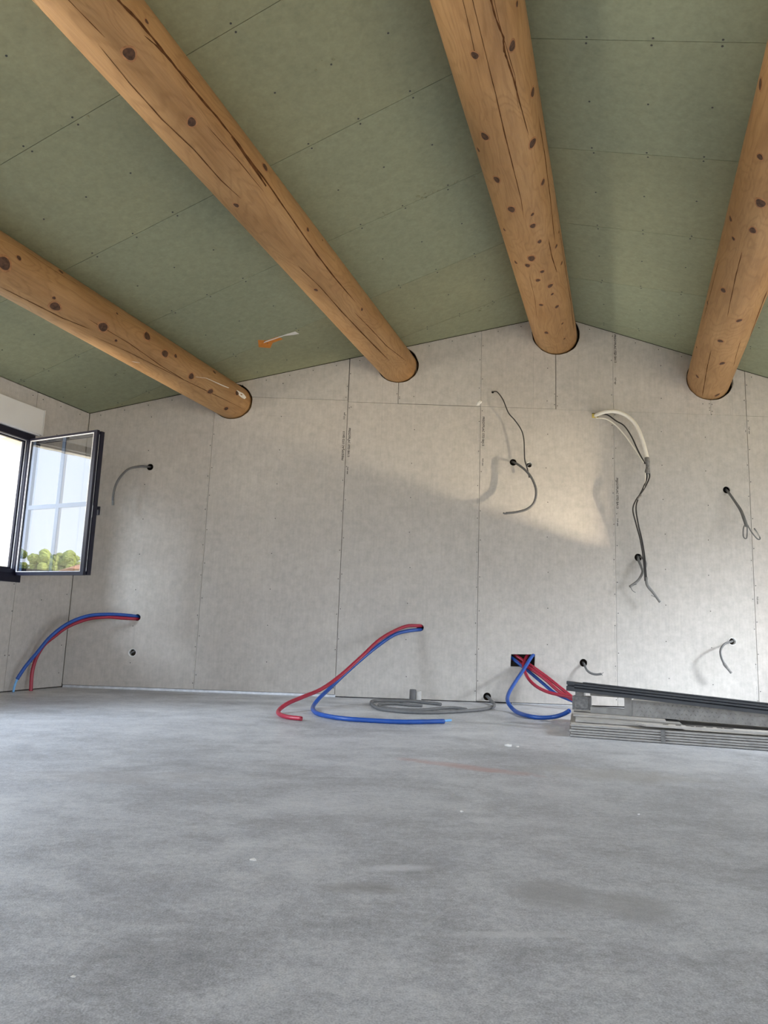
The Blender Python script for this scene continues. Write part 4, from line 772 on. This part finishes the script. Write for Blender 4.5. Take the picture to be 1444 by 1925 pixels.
o = run('cable', 'grey cable with a metal tip from the box low on the right', 'cable', 'box_cable', .0088, 'grey_conduit', CAB)
pipe('cable_tip', PATHS['box_tip'], lambda t: .012 + .002 * math.sin(6 * t), M['tape'], o)['label'] = 'stripped metallic tip'

# round boxes set in the wall
def ring_box(label, x, z, r, fill):
    t = thing('flush_box', label, 'electrical box', (x, D, z), 'round electrical boxes set in the wall')
    bm = bmesh.new(); N_ = 24; R_ = [(r * 1.02, -.002), (r * .92, -.002), (r * .86, .002), (r * .86, .038)]; rings = []
    for q, y in R_: rings.append([bm.verts.new((x + q * math.cos(2 * math.pi * i / N_), D + y, z + q * math.sin(2 * math.pi * i / N_))) for i in range(N_)])
    for a, b in zip(rings, rings[1:]):
        for i in range(N_): bm.faces.new((a[i], a[(i + 1) % N_], b[(i + 1) % N_], b[i]))
    finish('box_shell', bm, M['box_chrome'], t, True)
    bm = bmesh.new(); disc(bm, (x, D + .036, z), EX, UP, EY, r * .86, .001, 20); finish('box_bottom', bm, M['cavity'], t)
    pipe('cable_stub', fill, r * .22, M['grey_conduit'], t)
ring_box('round electrical box low in the left corner under the blue pipe', -2.125, .307, .033, [(-2.15, D + .03, .30), (-2.125, D + .002, .312), (-2.105, D + .02, .325)])
ring_box('small shiny electrical box beside the thin black cable', 1.262, 2.0745, .027, [(1.245, D + .03, 2.066), (1.258, D - .012, 2.080), (1.272, D - .02, 2.086)])
ring_box('round electrical box with a cable, low on the right of the wall', 3.013, .585, .033, [(3.02, D + .03, .58), (3.005, D - .002, .588), (2.985, D - .03, .586)])
bm = bmesh.new(); box(bm, (1.826, D, 2.531), EX, EY, UP, 0, .03, -.003, .03, 0, .036); box(bm, (1.826, D, 2.529), EX, EY, UP, 0, .058, .0, .03, 0, .008)
tag(finish('foam_plug', bm, M['yellow']), 'yellow foam edge of the slot around the white conduit', 'foam')
# waste pipe stub rising from the floor
st = thing('waste_pipe_stub', 'short grey waste pipe stub in a cloudy sleeve standing on the floor', 'pipe stub', (.299, 6.16, 0))
bm = bmesh.new(); tube(bm, [(.275, 6.15, .0), (.275, 6.15, .05), (.276, 6.15, .098)], .027, 16, True); finish('inner_pipe', bm, M['grey_conduit'], st, True)
bm = bmesh.new(); tube(bm, [(.318, 6.17, .0), (.318, 6.17, .04), (.318, 6.17, .086)], .030, 16, True); finish('sleeve', bm, M['clear'], st, True)

# ================================================================ STACK ON THE RIGHT
G0 = Vector((1.137, 4.431, 0)); gu = Vector((.965, -.262, 0)); gv = Vector((.262, .965, 0))
NAME5 = ['bottom', 'second from the bottom', 'middle', 'fourth from the bottom', 'uppermost full']
for i in range(5):
    ju, jv = [(.0, .0), (.004, .004), (-.004, -.003), (.006, .005), (.002, .002)][i]; z0 = .003 + i * .0146
    t = thing('plasterboard_sheet', NAME5[i] + ' grey plasterboard sheet of the stack on the floor', 'plasterboard', G0 + gu * ju + gv * jv + UP * z0, 'plasterboard sheets in the stack')
    bm = bmesh.new(); box(bm, G0 + gu * ju + gv * jv + UP * z0, gu, gv, UP, 0, 2.5, 0, .87, .0010, .0096); finish('gypsum_core', bm, M['core'], t)
    for z in (.0, .0095):
        bm = bmesh.new(); box(bm, G0 + gu * ju + gv * jv + UP * z0, gu, gv, UP, .002, 2.498, .002, .868, z, z + .0012); finish('paper_face', bm, M['board'], t)
bm = bmesh.new(); box(bm, G0, gu, gv, UP, .505, .530, -.006, -.0045, .002, .074); box(bm, G0, gu, gv, UP, .505, .530, -.006, .02, .0745, .0755)
tag(finish('packing_strap', bm, M['tape']), 'dull grey packing strap down the front of the stack', 'strap')
# cut pieces lying on top
def slab(name, label, o, ax, ay, lx, ly, z0, z1, mat):
    bm = bmesh.new(); box(bm, o, ax, ay, UP, 0, lx, 0, ly, z0, z1); return tag(finish(name, bm, mat), label, 'plasterboard', 'plasterboard offcuts on the stack')
ro = lambda a: (Vector((math.cos(a), math.sin(a), 0)), Vector((-math.sin(a), math.cos(a), 0)))
ZT = .003 + 5 * .0146
ax, ay = ro(-.265); slab('plasterboard_offcut', 'pale plasterboard offcut on the left end of the stack', G0 + gu * .03 + gv * .10, ax, ay, .62, .50, ZT, ZT + .0125, M['core'])
slab('plasterboard_offcut', 'second pale offcut lying on the first, farther back', G0 + gu * .015 + gv * .30, ax, ay, .55, .30, ZT + .0126, ZT + .0236, M['board'])
ax, ay = ro(-.255); pb = thing('printed_sheet', 'plasterboard sheet with black printed logo under the metal platform', 'plasterboard', G0 + gu * .425 + gv * .01 + UP * ZT)
O3 = G0 + gu * .425 + gv * .005
bm = bmesh.new()
vs = [bm.verts.new(O3 + ax * a + ay * b + UP * z) for z in (ZT + .0110, ZT + .0225) for a, b in ((0, 0), (2.1, 0), (2.1, .09), (-.055, .09))]
vs2 = vs
bm.faces.new(vs[:4]); bm.faces.new(vs[4:][::-1])
for i in range(4): bm.faces.new((vs[i], vs[(i + 1) % 4], vs[4 + (i + 1) % 4], vs[4 + i]))
finish('sheet_body', bm, M['board'], pb)
bm = bmesh.new(); box(bm, O3, ax, ay, UP, .66, 2.1, .005, .085, ZT, ZT + .0108); finish('packing_strip', bm, M['core'], pb)
zt = ZT + .0226
for a, L, b0, b1 in [(a, L, .050, .076) for a, L in ((.10, .03), (.17, .028), (.225, .045), (.28, .04), (.335, .035), (.39, .03), (.43, .05))] + [(.25, .06, .040, .048), (.41, .06, .040, .048)]:
    bm = bmesh.new(); box(bm, O3, ax, ay, UP, a, a + L, b0, b1, zt, zt + .0006); finish('printed_letter', bm, M['ink'], pb)
# metal work platform lying across the sheets
A0 = Vector((1.365, 4.845, .100)); pa = Vector((.908, -.418, 0)).normalized(); pbk = Vector((.418, .908, 0)).normalized()
pf = thing('work_platform', 'aluminium work platform with chequer-plate side resting on the plasterboard stack', 'platform', A0)
bm = bmesh.new()                                # open end bracket, a hollow rectangular window
HB = .108
box(bm, A0, pa, pbk, UP, .01, .255, 0, .012, .0, .036); box(bm, A0, pa, pbk, UP, .01, .255, .06, .07, .0, .036); box(bm, A0, pa, pbk, UP, .01, .255, .012, .06, .0, .004)
box(bm, A0, pa, pbk, UP, .222, .255, 0, .07, .036, HB); box(bm, A0, pa, pbk, UP, .255, .268, -.006, .076, .0, HB)
box(bm, A0, pa, pbk, UP, .01, .268, 0, .07, HB, HB + .012)
finish('end_bracket', bm, M['alu'], pf)
bm = bmesh.new(); box(bm, A0, pa, pbk, UP, -.105, .008, -.004, .075, .012, .100); box(bm, A0, pa, pbk, UP, -.090, .0, -.012, -.004, .022, .088); bmesh.ops.bevel(bm, geom=bm.edges[:], offset=.003, segments=1, affect='EDGES')
q = finish('folding_foot', bm, M['tape'], pf); q['label'] = 'dark square tube end'
bm = bmesh.new(); box(bm, A0, pa, pbk, UP, .268, 2.3, 0, .28, .0, .098); finish('deck_side', bm, M['alu'], pf)
bm = bmesh.new()                                # raised chequer pattern
i = 0; a = .29
while a < 1.35:
    for row in range(4):
        z = .010 + row * .024; s_ = 1 if (i + row) % 2 else -1; L = .020
        c_ = A0 + pa * (a + .012 * (row % 2)) + UP * z
        t1 = (pa * math.cos(.8) + UP * math.sin(.8) * s_); t2 = t1.cross(pbk)
        vs = [bm.verts.new(c_ + t1 * x_ + t2 * y_ - pbk * h_) for x_, y_, h_ in ((-L * .5, 0, 0), (0, -.0042, 0), (L * .5, 0, 0), (0, .0042, 0), (0, 0, .0022))]
        for j in range(4): bm.faces.new((vs[j], vs[(j + 1) % 4], vs[4]))
    a += .026; i += 1
q = finish('chequer_tread', bm, M['alu'], pf); q['kind'] = 'stuff'
# long dark profile lying on top
B0 = Vector((1.2124, 4.80, .2688)); B1 = Vector((2.2644, 4.33, .2103)); pt = (B1 - B0).normalized(); ps = pt.cross(UP).normalized(); pu = ps.cross(pt)
pr = thing('metal_profile', 'long anthracite grooved metal profile lying on top of the platform', 'metal profile', B0)
sec = [(-.022, -.030), (.022, -.030), (.022, -.010), (.015, -.006), (.022, -.002), (.022, .008), (.016, .011), (.022, .014), (.022, .024), (.012, .029), (-.022, .029)]
bm = bmesh.new()
r0 = [bm.verts.new(B0 + pt * .05 + ps * a + pu * b) for a, b in sec]; r1 = [bm.verts.new(B0 + pt * 2.6 + ps * a + pu * b) for a, b in sec]
for i in range(len(sec)): bm.faces.new((r0[i], r0[(i + 1) % len(sec)], r1[(i + 1) % len(sec)], r1[i]))
bm.faces.new(r0); bm.faces.new(r1[::-1]); finish('lower_profile', bm, M['anthracite'], pr)
bm = bmesh.new()
for b0, b1 in ((.010, .030), (-.030, -.0)):
    box(bm, B0, pt, ps, pu, 0, .05, -.022, .022, b0, b1)
box(bm, B0, pt, ps, pu, 0, .05, -.022, -.018, -.03, .03); finish('slotted_end', bm, M['anthracite'], pr)
bm = bmesh.new(); box(bm, B0, pt, ps, pu, .10, 2.5, -.020, .014, .0295, .034); finish('top_slat', bm, M['anthracite'], pr)
bm = bmesh.new(); box(bm, A0, pa, pbk, UP, -.085, -.03, .0, .06, .1005, .128); tag(finish('metal_spacer', bm, M['tape']), 'small dark metal spacer between platform foot and dark profile', 'spacer')

# crumbs on the floor
CH = [(-.3084, 1.9685, .006, 'small upright plaster chip on the concrete in the left foreground'), (.6915, 3.9844, .013, 'flat plaster chip on the concrete left of the stack'),
      (.74, 3.97, .006, 'crumb just right of the flat plaster chip'), (.29, 2.55, .004, 'tiny white crumb on the floor in the middle of the picture'),
      (.9, 2.6, .004, 'tiny white crumb on the floor at the right'), (-.50, 1.33, .003, 'tiny white crumb in the bottom left corner of the floor')]
for x, y, r_, lb in CH:
    bm = bmesh.new(); bmesh.ops.create_icosphere(bm, subdivisions=2, radius=1)
    for v in bm.verts: v.co = Vector((x + v.co.x * r_ * rnd.uniform(1, 1.9), y + v.co.y * r_ * rnd.uniform(.6, 1.1), max(0, r_ * .35 + v.co.z * r_ * rnd.uniform(.4, .9))))
    tag(finish('plaster_chip', bm, M['chalk']), lb, 'debris', 'plaster crumbs on the floor')

# ================================================================ OUTSIDE
def ground(name, x0, x1, y0, y1, z, mat, label):
    bm = bmesh.new(); box(bm, (0, 0, 0), EX, EY, UP, x0, x1, y0, y1, z - .3, z); o = finish(name, bm, mat); o['kind'] = 'structure'; o['label'] = label; o['category'] = 'ground'
ground('ground', -120, 60, -60, 60, -.62, M['stone'], 'pale ground around the house')
bm = bmesh.new()                                # dry slope behind the trees
hv = [[bm.verts.new((-52 - 9 * i, -40 + 5 * j, -.6 + (5.1 * min(1, i / 2) + .25 * math.sin(1.3 * j + i)) * (i > 0))) for j in range(17)] for i in range(5)]
for i in range(4):
    for j in range(16): bm.faces.new((hv[i][j], hv[i + 1][j], hv[i + 1][j + 1], hv[i][j + 1]))
o = finish('hill', bm, M['dry_grass'], None, True); o['kind'] = 'structure'; o['label'] = 'dry grassy slope beyond the trees'; o['category'] = 'hill'
rt = random.Random(11)
TREES = ['tree mirrored in the casement, nearest its free edge', 'tree mirrored in the casement, left of the glazing bar behind the roof', 'bushy tree mirrored in the casement, second from the hinge side', 'tree mirrored in the casement, nearest the hinge']
for i, lb in enumerate(TREES):
    y = -4.0 + i * 1.62; x = -47 - (i % 2) * 1.2; h = 5.0 + (-.1, .15, -.05, .2)[i]; rr_ = .72
    t = thing('tree', lb, 'tree', (x, y, -.62), 'trees mirrored in the casement glass')
    bm = bmesh.new(); tube(bm, [(x, y, -.62), (x + .1, y, 1.2), (x, y + .1, 2.8)], lambda q: .16 - .07 * q); finish('trunk', bm, M['bark'], t, True)
    bm = bmesh.new()
    for j in range(70):
        a = rt.uniform(0, 6.28); q = math.sqrt(rt.random()) * rr_; zz = rt.uniform(2.2, h - .35 - .5 * q); s_ = rt.uniform(.16, .34)
        bmesh.ops.create_icosphere(bm, subdivisions=3, radius=s_, matrix=Matrix.Translation((x + q * math.cos(a), y + q * math.sin(a), zz)))
    for v in bm.verts: v.co += Vector((rt.uniform(-.045, .045), rt.uniform(-.045, .045), rt.uniform(-.045, .045)))
    finish('foliage', bm, M['leaf'], t)
ho = thing('house', 'small house with a tiled hip roof outdoors, mirrored in the casement', 'house', (-38, -3.4, -.62))
bm = bmesh.new(); box(bm, (-38, -3.4, -.62), EX, EY, UP, -2, 2, -2.6, 2.6, 0, 3.55); finish('house_wall', bm, M['masonry'], ho)
bm = bmesh.new(); b = [bm.verts.new((-38 + a, -3.4 + q, 2.93)) for a, q in ((-2.5, -3.1), (2.5, -3.1), (2.5, 3.1), (-2.5, 3.1))]; e = [bm.verts.new((-38, -3.4 + q, 3.75)) for q in (-1.2, 1.2)]
bm.faces.new((b[0], b[1], e[0])); bm.faces.new((b[1], b[2], e[1], e[0])); bm.faces.new((b[2], b[3], e[1])); bm.faces.new((b[3], b[0], e[0], e[1])); bm.faces.new(b); finish('tiled_roof', bm, M['tile'], ho)
